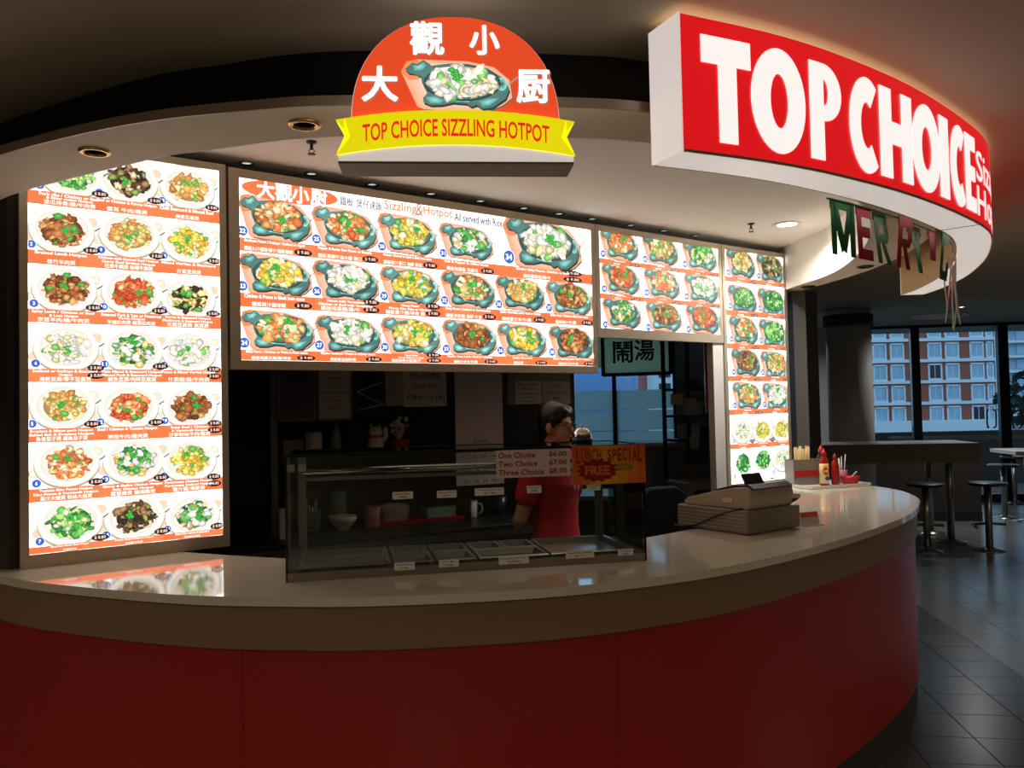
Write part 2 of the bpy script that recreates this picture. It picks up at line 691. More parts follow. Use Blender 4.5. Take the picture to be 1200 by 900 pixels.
def outer(p):
    d = Vector((p[0] - cx0, p[1] - cy0))
    ts = []
    for lim, comp in ((12.0, d.x), (-9.0, d.x)):
        if comp * lim > 0:
            ts.append((lim - cx0) / comp)
    if d.y < 0:
        ts.append((-7.0 - cy0) / d.y)
    if d.y > 0:
        ts.append((8.4 - cy0) / d.y)
    t = min(ts)
    return cx0 + d.x * t, cy0 + d.y * t


inner = [(-9.0, 8.4)] and list(SR)
out_c = [outer(p) for p in inner]
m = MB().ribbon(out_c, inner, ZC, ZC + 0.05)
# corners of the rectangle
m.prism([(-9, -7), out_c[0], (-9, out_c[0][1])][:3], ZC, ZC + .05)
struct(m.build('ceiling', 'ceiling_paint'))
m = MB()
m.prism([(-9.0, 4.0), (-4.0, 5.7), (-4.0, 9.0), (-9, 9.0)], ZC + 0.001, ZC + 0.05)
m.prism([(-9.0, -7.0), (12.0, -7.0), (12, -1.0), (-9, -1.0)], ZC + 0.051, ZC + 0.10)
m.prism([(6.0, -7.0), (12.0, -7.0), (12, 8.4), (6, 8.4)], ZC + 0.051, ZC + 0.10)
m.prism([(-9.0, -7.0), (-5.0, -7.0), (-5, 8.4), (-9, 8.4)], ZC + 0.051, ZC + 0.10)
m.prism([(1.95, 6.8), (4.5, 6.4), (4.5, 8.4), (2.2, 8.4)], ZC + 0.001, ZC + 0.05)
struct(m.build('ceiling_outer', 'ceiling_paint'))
struct(MB().box((7, 8.38, ZC + 0.11), (10.2, 0.04, 0.21)).build('trim_3', 'black_paint'))
mat('far_ceiling_paint', (128, 134, 132), 0.7, var=0.03)
struct(MB().box((7.3, 11.4, 2.79), (10.0, 6.2, 0.05)).build('ceiling_far', 'far_ceiling_paint'))

# ------------------------------------------------------------------ structure: mall walls
struct(MB().box((1.5, -7, 1.5), (21.4, 0.1, 3.2)).build('wall_rear', 'wall_mall'))
struct(MB().box((-9, 1, 1.5), (0.1, 16.4, 3.2)).build('wall_left', 'wall_mall'))
struct(MB().box((12, 2.5, 1.5), (0.1, 19, 3.2)).build('wall_right', 'wall_mall'))
# wall of glass at the far end, turned with the building grid
W0 = Vector((6.62, 12.95))


def on_wall(px, back=0.0):                       # place on the far wall seen in column px
    d = ray(px, 480)
    n = GY
    t = (W0.dot(n) + back) / (d.x * n.x + d.y * n.y)
    return Vector((d.x * t, d.y * t))


def wall_box(m, xa, xb, z0, z1, th=0.08, back=0.0):
    a, b = on_wall(xa, back), on_wall(xb, back)
    c = (a + b) / 2
    m.box((c.x, c.y, (z0 + z1) / 2), ((b - a).length, th, z1 - z0), GA)


m = MB()
wall_box(m, 815, 970, -0.02, 2.8)
struct(m.build('wall_far', 'wall_grey'))
w1 = None
m = MB()
for xa, xb in ((970, 974), (1069, 1079), (1171, 1183), (1300, 1310), (1400, 1408)):
    wall_box(m, xa, xb, -0.02, 2.8, 0.1)
wall_box(m, 970, 1500, 2.72, 2.8, 0.1)
wall_box(m, 970, 1500, -0.02, 0.12, 0.1)
w1 = struct(m.build('window_1', 'window_metal'))
for xa, xb in ((974, 1069), (1079, 1171), (1183, 1300), (1310, 1400), (1408, 1500)):
    m = MB()
    wall_box(m, xa, xb, 0.12, 2.72, 0.012)
    m.build('pane', 'glass_window', w1)
# loop handles on both leaves of the glass door
for xs in ((1158, 1165), (1188, 1195)):
    for q in xs:
        a = on_wall(q, -0.06)
        zt, zb = py(q, 480, a.y).z, py(q, 501, a.y).z
        s = 0.055 if q == xs[0] else -0.055
        n3 = Vector((GX.x, GX.y, 0))
        p = Vector((a.x, a.y, 0))
        pts = [p + Vector((0, 0, zt)) + n3 * s * .0, p + Vector((0, 0, zt - .02)) - n3 * s * .3, p + Vector((0, 0, zt - .05)) - n3 * s * .4, p + Vector((0, 0, zb + .05)) - n3 * s * .4, p + Vector((0, 0, zb + .02)) - n3 * s * .3, p + Vector((0, 0, zb))]
        b3 = Vector((GY.x, GY.y, 0)) * 0.055
        MB().tube([pts[0] + n3 * 0 + b3] + pts + [pts[-1] + b3], 0.012, 8).build('handle', 'window_metal', w1)

# round column with a black collar
cp = py(997, 480, 10.5)
c = struct(MB().lathe([(0.27, 0), (0.27, 2.76)], 40, (cp.x, cp.y, 0)).build('wall_column', 'column_paint'))
MB().lathe([(0.275, 2.545), (0.30, 2.545), (0.30, 2.685), (0.275, 2.685)], 40, (cp.x, cp.y, 0)).build('collar', 'black_paint', c)

# ------------------------------------------------------------------ structure: kitchen shell
KB = Vector((-0.3, 8.1))                         # back wall passes here, turned with the grid
struct(MB().prism([(2.03, 5.93), (2.12, 5.93), (2.95, 12.9), (2.86, 12.9)], -0.02, 2.7).build('wall_kitchen_right', 'kitchen_wall'))
m = MB()


def kb(px):
    d = ray(px, 480)
    t = KB.dot(GY) / (d.x * GY.x + d.y * GY.y)
    return Vector((d.x * t, d.y * t))


def kb_box(m, xa, xb, z0, z1, th=0.08, back=0.0):
    a, b = kb(xa) + GY * back, kb(xb) + GY * back
    c = (a + b) / 2
    m.box((c.x, c.y, (z0 + z1) / 2), ((b - a).length, th, z1 - z0), GA)


kb_box(m, 60, 640, -0.02, 2.7)
kb_box(m, 792, 960, -0.02, 2.7)
kb_box(m, 640, 792, -0.02, 1.2)
kb_box(m, 640, 792, 2.5, 2.7)
struct(m.build('wall_kitchen_back', 'kitchen_wall'))
m = MB()
for xa, xb in ((640, 643), (718, 723), (789, 792)):
    kb_box(m, xa, xb, 1.2, 2.5, 0.06)
w2 = struct(m.build('window_2', 'window_metal'))
m = MB()
kb_box(m, 643, 789, 1.2, 2.5, 0.01)
m.build('pane', 'glass_window', w2)
for za, zb in ((1.2, 1.36), (1.37, 1.56), (1.57, 1.75)):
    m = MB()
    kb_box(m, 643, 789, za, zb, 0.004, -0.02)
    m.build('frosted_film', 'frost', w2)
m = MB()
kb_box(m, 600, 795, 1.16, 1.2, 0.18, -0.05)
m.build('window_sill', 'steel', w2)
struct(MB().prism([(-4.3, 5.0), (-4.2, 5.0), (-4.2, 8.7), (-4.3, 8.7)], -0.02, 2.7).build('wall_kitchen_left', 'kitchen_dark'))
# partition behind the tall menu board at the left
struct(MB().prism([(-3.6, 3.62), (-1.86, 3.05), (-1.80, 3.13), (-3.5, 3.72)], 1.0506, 2.7).build('wall_partition', 'wall_dark'))

# ------------------------------------------------------------------ service counter
CO = smooth_curve([(-3.9, 5.2), (-3.4, 4.3), (-2.75, 3.6), (-2.25, 3.22), (-1.87, 2.975), (-1.6, 2.80), (-1.065, 2.572), (-.696, 2.497), (-.40, 2.478), (-.014, 2.519), (.252, 2.591), (.543, 2.719), (.80, 2.88), (1.113, 3.141), (1.40, 3.42), (1.657, 3.703), (1.87, 3.96), (2.06, 4.25), (2.25, 4.628), (2.34, 5.0), (2.33, 5.3), (2.22, 5.58), (2.0, 5.80)], 6)
CO = resample(CO, 0.07)
NCO = len(CO)
CI = offset(CO, 0.62)
CI2 = []
for i, p in enumerate(CI):
    CI2.append(p)
# the return at the far end closes on the menu board
for i in range(NCO):
    if CO[i][1] > 4.9 and CO[i][0] > 0:
        CI2[i] = (1.62, min(5.62, 5.0 + (i / NCO - .86) * 4.4))
worktop = MB().ribbon(CO, CI2, 1.022, 1.05).build('worktop', 'worktop_stone')
tag(worktop, 'cream polished stone worktop curving around the red stall counter', 'worktop')
counter = thing('service_counter', 'curved red stall counter with a brown band under the worktop', 'counter')


def arc(P, i0, i1):
    return P[i0:i1 + 1]


BA, BB = offset(CO, 0.016), offset(CO, 0.034)
MB().ribbon(BA, BB, 0.888, 1.022).build('fascia_band', 'band_laminate', counter)
RA, RB = offset(CO, 0.030), offset(CO, 0.048)
cuts = [0] + [i for i in range(NCO) if i % 17 == 9] + [NCO - 1]
for a, b in zip(cuts[:-1], cuts[1:]):
    A, B = arc(RA, a, b), arc(RB, a, b)

    def trim_end(P):                              # hairline joint between two panels
        p, q = Vector(P[-2]), Vector(P[-1])
        return P[:-1] + [tuple(q + (p - q).normalized() * 0.0015)]
    MB().ribbon(trim_end(A), trim_end(B), 0.16, 0.888).build('front_panel', 'red_laminate', counter)
MB().ribbon(offset(CO, 0.05), offset(CO, 0.07), 0.0, 1.02).build('carcass', 'kick_dark', counter)
MB().ribbon(offset(CO, 0.044), offset(CO, 0.05), 0.0, 0.16).build('kickboard', 'kick_dark', counter)
MB().ribbon(offset(CO, 0.55), offset(CO, 0.57), 0.0, 1.02).build('back_panel', 'steel_dark', counter)

# ------------------------------------------------------------------ food prints
PAL = {
    'beef': [(150, 84, 44), (176, 106, 58), (116, 62, 34), (206, 150, 90), (92, 50, 30), (70, 150, 60)],
    'dark': [(58, 38, 28), (84, 54, 36), (40, 30, 26), (150, 110, 70), (120, 150, 70), (210, 190, 150)],
    'chick': [(236, 190, 110), (222, 160, 80), (246, 214, 150), (200, 130, 66), (250, 230, 180), (90, 170, 70)],
    'prawn': [(238, 150, 84), (226, 120, 60), (248, 184, 120), (250, 214, 170), (206, 96, 48), (60, 160, 70)],
    'veg': [(60, 150, 60), (96, 180, 80), (40, 112, 52), (150, 206, 110), (226, 214, 140), (236, 226, 190)],
    'white': [(250, 246, 232), (240, 236, 214), (228, 224, 200), (250, 222, 190), (110, 180, 90), (238, 206, 150)],
    'yellow': [(248, 214, 90), (240, 190, 66), (252, 232, 140), (228, 160, 50), (90, 170, 70), (250, 240, 190)],
    'tomato': [(226, 100, 56), (206, 76, 40), (240, 140, 80), (180, 60, 34), (236, 186, 130), (96, 150, 60)],
    'green': [(46, 140, 60), (70, 170, 74), (30, 104, 46), (120, 196, 100), (36, 122, 54), (200, 224, 160)],
    'broc': [(44, 128, 56), (240, 232, 210), (246, 240, 226), (90, 170, 84), (236, 200, 120), (230, 160, 90)],
    'mush': [(70, 48, 36), (226, 190, 110), (240, 214, 140), (50, 36, 30), (240, 220, 170), (90, 160, 66)],
}


def food(pr, cx, cy, rx, ry, pal, n, rng, garnish=True):
    cols = PAL[pal]
    pr.ell(cx, cy, rx * .86, ry * .86, tuple(int(v * .62) for v in cols[0]), tuple(int(v * .8) for v in cols[0]), 22)
    for i in range(n):
        a = rng.uniform(0, 2 * pi)
        r = sqrt(rng.random()) * 0.90
        x, y = cx + cos(a) * r * rx, cy + sin(a) * r * ry
        s = rng.uniform(.09, .27)
        k = rng.randint(5, 8)
        ro = rng.uniform(0, pi)
        el = rng.uniform(.28, 1.0)
        pts = []
        for j in range(k):
            w = 2 * pi * j / k
            q = rng.uniform(.75, 1.2)
            dx, dy = cos(w) * q, sin(w) * q * el
            pts.append((x + (dx * cos(ro) - dy * sin(ro)) * s * rx, y + (dx * sin(ro) + dy * cos(ro)) * s * rx * .85))
        c = cols[rng.choice((0, 0, 1, 1, 2, 3, 3, 4, 5))]
        sh = rng.uniform(.5, .9)
        pr.poly(pts, tuple(int(v * sh) for v in c), tuple(min(255, int(v * 1.15 + 14)) for v in c))
    if garnish:
        gx, gy = cx + rng.uniform(-.3, .35) * rx, cy + rng.uniform(-.2, .5) * ry
        for i in range(9):
            a = rng.uniform(0, 2 * pi)
            r = rng.uniform(0, .2)
            pr.poly([(gx + cos(a) * r * rx + cos(w) * .1 * rx * rng.uniform(.6, 1.2), gy + sin(a) * r * rx + sin(w) * .08 * rx * rng.uniform(.6, 1.2)) for w in (0, 1.05, 2.1, 3.15, 4.2, 5.25)], (24, 122, 40), (84, 196, 84))


def casserole(pr, cx, cy, w, h, pal, rng):
    pr.ell(cx + .02 * w, cy - .03 * h, w * .53, h * .55, (226, 238, 243), (196, 212, 218))
    peach = rng.choice([(240, 190, 150), (244, 214, 190), (236, 226, 200)])
    pr.ell(cx - w * .46, cy - h * .17, w * .09, h * .10, (206, 190, 170), peach, 14, .5)
    pr.ell(cx + w * .44, cy + h * .22, w * .09, h * .10, (206, 190, 170), peach, 14, .5)
    pr.ell(cx, cy - h * .02, w * .478, h * .49, (150, 146, 130))
    pr.ell(cx, cy, w * .47, h * .47, (226, 214, 194), (232, 226, 214))
    pr.ell(cx, cy + h * .015, w * .445, h * .44, (240, 236, 226), (244, 242, 236))
    pr.ell(cx, cy + h * .02, w * .39, h * .39, (206, 202, 190), (244, 242, 234))
    pr.poly([(cx + w * .47, cy + h * .06), (cx + w * .55, cy + h * .13), (cx + w * .56, cy + h * .11), (cx + w * .48, cy + h * .03)], (90, 100, 104))
    food(pr, cx + w * .01, cy, w * .34, h * .33, pal, 105, rng)


IRON = [(-.465, .16), (-.40, .225), (-.355, .215), (-.30, .255), (-.245, .215), (-.24, .195), (-.05, .225), (.10, .22), (.27, .18), (.40, .09), (.455, .0), (.465, -.04), (.43, -.13), (.31, -.22), (.22, -.235), (.17, -.195), (.12, -.215), (.08, -.185), (-.04, -.175), (-.14, -.20), (-.24, -.205), (-.305, -.175), (-.31, -.13), (-.27, -.08), (-.315, .02), (-.325, .085), (-.37, .115), (-.43, .12)]
WOOD = [(-.50, .14), (-.45, .235), (-.36, .26), (.1, .245), (.33, .19), (.47, .06), (.49, -.12), (.40, -.2), (.25, -.265), (-.30, -.245), (-.36, -.22)]


def platter(pr, cx, cy, w, h, pal, rng, n=105):
    sx, sy = w, h / .56
    teal = rng.choice([(92, 142, 134), (84, 130, 124), (104, 150, 144)])
    dk, hi = tuple(int(v * .42) for v in teal), tuple(min(255, int(v * 1.55)) for v in teal)
    T = lambda P, dx=0, dy=0, k=1.0: [(cx + (p[0] * k + dx) * sx, cy + (p[1] * k + dy) * sy) for p in P]
    pr.poly(T(WOOD, .012, -.014), (96, 84, 80))
    pr.poly(T(WOOD), (226, 150, 112), (252, 232, 228))
    pr.poly(T([(-.50, .14), (-.45, .235), (-.36, .26), (-.3, .2), (-.34, .06), (-.43, .05)]), (224, 118, 70), (230, 140, 96))
    pr.poly(T(IRON, .008, -.022), dk)
    pr.poly(T(IRON), tuple(int(v * .8) for v in teal), teal)
    # cast highlights
    pr.poly(T([(-.40, .20), (-.35, .195), (-.30, .235), (-.27, .2), (-.31, .15), (-.38, .14)]), teal, hi)
    pr.poly(T([(-.29, -.12), (-.2, -.11), (-.12, -.15), (-.15, -.185), (-.25, -.185)]), teal, hi)
    pr.poly(T([(.19, -.16), (.27, -.13), (.38, -.12), (.29, -.2), (.22, -.21)]), teal, hi)
    pr.poly(T([(-.1, -.14), (.1, -.15), (.1, -.165), (-.08, -.16)]), hi)
    pr.ell(cx + .40 * sx, cy + .02 * sy, .045 * sx, .07 * sy, hi, dk, 14)
    pr.ell(cx + .045 * sx, cy + .025 * sy, .345 * sx, .185 * sy, dk)
    pr.ell(cx + .045 * sx, cy + .03 * sy, .33 * sx, .175 * sy, tuple(int(v * .7) for v in teal))
    pr.poly(T([(.465, .03), (.54, .1), (.545, .085), (.47, .01)]), (120, 128, 130))
    food(pr, cx + .04 * sx, cy + .035 * sy, .325 * sx, .185 * sy, pal, n, rng)


def leafpile(pr, cx, cy, w, h, rng):
    pr.ell(cx, cy, w * .5, h * .48, (226, 240, 244), (206, 228, 236))
    food(pr, cx, cy, w * .36, h * .42, 'green', 60, rng, False)


# ------------------------------------------------------------------ lit menu boards
FR = 0.03


def make_board(label, a, b, z0, z1, inset=(0.028, 0.05, 0.028, 0.03), th=0.04):
    a, b = Vector(a), Vector(b)
    L = (b - a).length
    ang = atan2(b.y - a.y, b.x - a.x)
    t = thing('menu_board', label, 'menu board', (a.x, a.y, z0), ang)
    il, ib, ir, it = inset
    H = z1 - z0
    fm = MB()
    for x0, x1, y0, y1 in ((0, il, 0, H), (L - ir, L, 0, H), (il, L - ir, 0, ib), (il, L - ir, H - it, H)):
        fm.box(((x0 + x1) / 2, th / 2, (y0 + y1) / 2), (x1 - x0, th, y1 - y0))
    fm.build('frame', 'board_frame', t)
    MB().box((L / 2, th - .004, H / 2), (L - .004, .008, H - .004)).build('back_sheet', 'board_back', t)
    p = MB().box((L / 2, 0.016, (ib + H - it) / 2), (L - il - ir, 0.012, H - ib - it)).build('lit_panel', 'board_panel', t)
    n = Vector((sin(ang), -cos(ang), 0))
    u = Vector((cos(ang), sin(ang), 0))
    P0 = Vector((a.x, a.y, z0)) - n * 0.010       # plane of the lit film

    def uv(x, y):
        d = ray(x, y)
        C = Vector((0, 0, CAMZ))
        q = C + d * ((P0 - C).dot(n) / d.dot(n))
        return (q - P0).dot(u), q.z - z0
    return t, p, uv, (il, ib, L - ir, H - it)


def film(panel):                                  # prints lie on the film
    return Print(base=-0.0096)


def dish(panel, uv, kind, px, py_, w, h, pal, seed, num, lines, zh, price, band, price2=False, clip=None):
    """one dish of a menu: the photograph, its number, its price and its caption on the band"""
    rng = random.Random(seed)
    u, v = uv(px, py_)
    u0, _ = uv(px - w / 2, py_)
    u1, _ = uv(px + w / 2, py_)
    _, va = uv(px, py_ - h / 2)
    _, vb = uv(px, py_ + h / 2)
    W, H = u1 - u0, va - vb
    p = film(panel)
    if kind == 'pot':
        casserole(p, u, v, W, H, pal, rng)
    elif kind == 'leaf':
        leafpile(p, u, v, W, H, rng)
    else:
        platter(p, u, v, W, H, pal, rng)
    def cut(p):
        if clip:
            lo, hi = clip
            p.v = [(min(max(q[0], lo), hi), q[1], q[2]) for q in p.v]
        return p
    cut(p).build('dish_photo', 'backlit_print', panel)
    b0, b1 = band                                  # v range of the orange band
    bh = b1 - b0
    # number badge
    p = film(panel)
    p.d += 0.006
    r = W * .062
    bx, by = u - W * .50 + r, b1 + r * 1.35
    p.ell(bx, by, r * 1.12, r * 1.12, (236, 242, 255))
    p.ell(bx, by, r, r, (52, 84, 176), (60, 96, 190))
    p.text(str(num), bx, by, r * (1.25 if num > 9 else .55), r * .95, (255, 255, 255), .03)
    cut(p).build('number_badge', 'backlit_print', panel)
    # price
    p = film(panel)
    p.d += 0.0064
    pw, ph = W * .125, bh * .30 if kind != 'pot' else W * .062
    qx, qy = (u + W * .42, b1 + ph * .9) if kind == 'pot' else (u + W * .36, b0 + bh * .30)
    for k in range(2 if price2 else 1):
        yy = qy + (0 if k == 0 else ph * 2.0) - (bh * .75 if (price2 and kind == 'pot') else 0)
        p.ell(qx, yy, pw, ph * .92, (24, 20, 20))
        p.text(price, qx, yy, pw * 1.35, ph * .95, (236, 196, 180), .02)
    cut(p).build('price_tag', 'backlit_print', panel)
    # caption
    p = film(panel)
    p.d += 0.007
    nl = len(lines)
    cw = W * (.92 if kind == 'pot' else .8)
    lh = bh * (.24 if nl > 1 else .28)
    for i, s in enumerate(lines):
        ww = min(cw, len(s) * lh * .62)
        p.text(s, u - W * .02, b1 - bh * .2 - i * lh * 1.12, ww, lh, (255, 252, 248), .03)
    p.text(zh, u - W * (.02 if kind == 'pot' else .1), b0 + bh * .24, min(cw * .8, len(zh) * bh * .36), bh * .32, (255, 246, 238), .02)
    cut(p).build('caption', 'backlit_print', panel)


def band(panel, u0, v0, u1, v1, rng):
    p = film(panel)
    p.d += 0.005
    n = 12
    for i in range(n):
        a, b = u0 + (u1 - u0) * i / n, u0 + (u1 - u0) * (i + 1) / n
        k = rng.uniform(-8, 8)
        p.poly([(a, v0), (b, v0), (b, v1), (a, v1)], (int(247 + k), int(112 + k), int(66 + k)), lift=False)
    p.build('caption_band', 'backlit_print', panel)


# tall board at the left, 21 hotpots
tL, pL, uvL, (a0, a1, a2, a3) = make_board('tall lit menu board of 21 numbered hotpot dishes standing on the worktop', (-1.81, 3.042), (-1.196, 3.486), 1.05, 2.662)
rows_y = [(222, 238), (292, 308.5), (361.5, 377.5), (432, 448), (503, 519), (573.5, 589.5), (642, 657)]
R0 = random.Random(4)
bL = []
for y0, y1 in rows_y:
    v1 = uvL(33, y0)[1]
    v0 = max(a1 + .001, uvL(33, y1)[1])
    bL.append((v0, v1))
    band(pL, a0, v0, a2, v1, R0)
cen = [[(83, 204), (150, 212), (220, 221)], [(73, 270), (152, 275), (222, 284)], [(76, 339), (155, 343), (221, 350)], [(78, 408), (156, 411), (222, 412)], [(74, 476), (151, 477), (223, 477)], [(79, 543), (157, 540), (222, 540)], [(83, 612), (158, 606), (226, 604)]]
wid = [82, 76, 68]
hei = [58, 56, 52]
DL = [
    [(1, 'veg', ['Pork ribs / Chicken or Beef', '& Bitter melon Hotpot'], '涼瓜排骨/雞/牛肉煲'), (8, 'dark', ['Beef or Chicken & Fungus Hotpot'], '雲耳 牛肉/雞煲'), (15, 'chick', ['Chilli Beancurd & Minced Beef'], '麻婆豆腐煲')],
    [(2, 'beef', ['Braised Lamb Hotpot'], '枝竹羊肉煲'), (9, 'chick', ['Chinese style Stewed Beef Hotpot', 'Curry Beef Brisket Hotpot'], '柱侯牛腩煲 咖喱牛腩煲'), (16, 'yellow', ['Mixed Veggies & Beancurd'], '什菜豆腐煲')],
    [(3, 'beef', ['Spicy Lamb / Chicken or Beef', '& Leek Hotpot'], '京葱羊肉/雞/牛肉煲'), (10, 'tomato', ['Steamed Pork & Yam or Preserved', 'Veggie Hotpot'], '芋頭扣肉煲 梅菜扣肉煲'), (17, 'mush', ['Veggie & Beancurd Hotpot', 'Mushroom & Beancurd Hotpot'], '北菇豆腐煲 素菜煲')],
    [(4, 'white', ['Seafood or Scallops & Beancurd', 'Hotpot'], '海鮮豆腐/帶子豆腐煲'), (11, 'broc', ['Plain Mixed & Beancurd Hotpot', 'Minced Pork & Beancurd Hotpot'], '鹹魚豆腐/肉碎豆腐煲'), (18, 'white', ['Prawn & Mixed Veggies Hotpot'], '什菜蝦/雞/牛肉煲')],
    [(5, 'chick', ['Eggplant & Mince pork Hotpot', 'Salted fish & Eggplant Hotpot'], '魚香茄子煲 鹹魚茄子煲'), (12, 'tomato', ['Beef / Chicken & Tomato Hotpot'], '鮮茄牛肉/雞肉煲'), (19, 'beef', ['Satay Beef / Chicken', '& Vermicelli Hotpot'], '沙爹粉絲牛肉/雞煲')],
    [(6, 'prawn', ['Tomato King Prawn Hotpot', 'King Prawn & Vermicelli Hotpot'], '茄汁大蝦煲 粉絲大蝦煲'), (13, 'broc', ['Ginger & Shallot Chicken Hotpot', 'Salty Chicken Hotpot'], '薑葱雞煲 鹽焗雞煲'), (20, 'yellow', ['Portuguese Chicken Hotpot', 'Portuguese Seafood Hotpot'], '葡汁雞/海鮮煲')],
    [(7, 'veg', ['Spicy Four Season Bean Hotpot'], '干煸四季豆'), (14, 'dark', ['Chicken / Beef & Mushroom Hotpot'], '北菇雞/牛肉煲'), (21, 'broc', ['Salted Fish Chicken & Beancurd'], '鹹魚雞粒豆腐煲')],
]
for r in range(7):
    for c in range(3):
        n, pal, ls, zh = DL[r][c]
        x, y = cen[r][c]
        dish(pL, uvL, 'pot', x, y, wid[c], hei[c], pal, 100 + n, n, ls, zh, '$ 8.80', bL[r], n in (4, 18, 19, 20), (a0 + .001, a2 - .001))

# wide board over the opening
MA, MBp = Vector((-1.186, 3.492)), Vector((0.497, 4.753))
tM, pM, uvM, (a0, a1, a2, a3) = make_board('wide lit menu board of 17 sizzling iron platters hanging over the glass case', MA, MBp, 1.792, 2.655, (0.045, 0.04, 0.03, 0.038))
bM = []
for (y0, y1), xl in zip(((277.5, 293.5), (342.5, 359), (409.5, 425)), (276, 277, 279)):
    v1, v0 = uvM(xl, y0)[1], uvM(xl, y1)[1]
    v0 = max(v0, a1 + .001)
    bM.append((v0, v1))
    band(pM, a0, v0, a2, v1, R0)
DM = [
    [(323, 257, 88, 54, 22, 'prawn', ['Szechuan Prawn / Scallops / Seafood or Squid'], '鐵板川汁蝦球/帶子/海鮮/鮮魷', 0), (405, 268, 78, 50, 25, 'prawn', ['Pepper & Butter King Prawn or Mussels'], '鐵板黑椒牛油大蝦 青口', 0), (478, 275, 70, 48, 28, 'yellow', ['Mussels / Seafood or Squid in Black bean sauce'], '鐵板豉汁青口 海鮮 鮮魷', 0), (547, 284, 64, 43, 31, 'broc', ['Fish & Pepper in Salted Sauce'], '鐵板椒鹽魚 西蘭花', 0), (637, 287, 92, 64, 34, 'white', ['Sizzling Salty Prawn, Chicken or Beef'], '鐵板鹽香蝦/雞/牛', 1)],
    [(323, 323, 88, 52, 23, 'yellow', ['Chicken & Prawn in Black bean sauce'], '鐵板豉汁雞球蝦', 0), (406, 330, 79, 50, 26, 'white', ['Prawn with Vegetables', 'Chicken or Beef with Vegetables'], '鐵板時菜蝦/雞/牛', 1), (481, 336, 71, 48, 29, 'yellow', ['Honey Prawn', 'Honey King Ribs or Chicken'], '鐵板蜜汁蝦/排骨 雞', 1), (549, 340, 65, 45, 32, 'prawn', ['Satay Prawn / Seafood or Combination'], '鐵板沙爹蝦 海鮮 什會', 0), (610, 344, 59, 42, 35, 'chick', ['Sizzling Mongolian Lamb / Beef or Chicken'], '鐵板蒙古羊/牛/雞', 0), (667, 350, 55, 42, 37, 'beef', ['Sizzling Beef / Chicken in Black bean sauce'], '鐵板豉汁牛/雞', 0)],
    [(326, 388, 90, 51, 24, 'prawn', ['BBQ Pork / Chicken or Pork in Plum sauce'], '鐵板梅醬叉燒/雞/排骨', 0), (409, 393, 79, 49, 27, 'white', ['Sizzling Seafood / Prawn in Oyster sauce'], '鐵板蠔油海鮮/蝦', 0), (482, 394, 71, 47, 30, 'yellow', ['Curry Prawn', 'Curry Chicken or Beef'], '鐵板咖喱大蝦/雞/牛', 1), (551, 396, 65, 45, 33, 'beef', ['Sizzling Satay Lamb / Beef or Chicken'], '鐵板沙爹羊/牛/雞', 0), (612, 399, 59, 43, 36, 'yellow', ['Sizzling Beancurd'], '鐵板豆腐', 0), (670, 402, 54, 42, 38, 'beef', ['Sizzling Szechuan Lamb / Beef or Chicken'], '鐵板四川羊/牛/雞', 0)],
]
for r, row in enumerate(DM):
    for x, y, w, h, n, pal, ls, zh, p2 in row:
        dish(pM, uvM, 'iron', x, y, w, h, pal, 200 + n, n, ls, zh, '$ 9.80', bM[r], p2, (a0 + .001, a2 - .001))
# heading
p = Print(base=-0.0099)
p.rect(a0 + .004, uvM(300, 240)[1] - .012, uvM(592, 262)[0], a3 - .004, (254, 255, 255))
p.build('heading_ground', 'backlit_print', pM)
p = film(pM)
p.d += .004
u0, v0 = uvM(285, 217)
u1, v1 = uvM(397, 232)
uc, vc = uvM(341, 224)
vc -= .010
p.ell(uc, vc, (u1 - u0) / 2, .047, (247, 104, 58), (248, 110, 64), 40)
for k, (ch, cx_) in enumerate(zip('大觀小厨', (311, 332, 352, 373))):
    q = uvM(cx_, 222 + k * 1.6)
    p.text(ch, q[0], vc + .000, .076, .080, (255, 255, 255), .04)
p.build('heading_oval', 'backlit_print', pM)
p = film(pM)
p.d += .004
ua, va = uvM(398, 236)
ub, vb = uvM(447, 241)
p.text('鐵板, 煲仔速飯', (ua + ub) / 2, uvM(422, 239)[1], ub - ua, .042, (36, 42, 52), .012)
p.build('heading_text', 'backlit_print', pM)
p = film(pM)
p.d += .004
ua, ub = uvM(450, 240)[0], uvM(530, 253)[0]
p.text('Sizzling', uvM(469, 244)[0], uvM(469, 244)[1], uvM(488, 247)[0] - ua, .058, (222, 124, 62), .012)
p.text('&', uvM(491, 247)[0], uvM(491, 246)[1], .04, .062, (180, 100, 70), .0)
p.text('Hotpot', uvM(513, 250)[0], uvM(513, 250)[1], ub - uvM(496, 249)[0], .054, (218, 118, 56), .012)
p.build('heading_text', 'backlit_print', pM)
p = film(pM)
p.d += .004
ua, ub = uvM(532, 255)[0], uvM(588, 262)[0]
p.text('All served with Rice', (ua + ub) / 2, uvM(560, 258)[1], ub - ua, .04, (40, 58, 70), .014)
p.build('heading_text', 'backlit_print', pM)

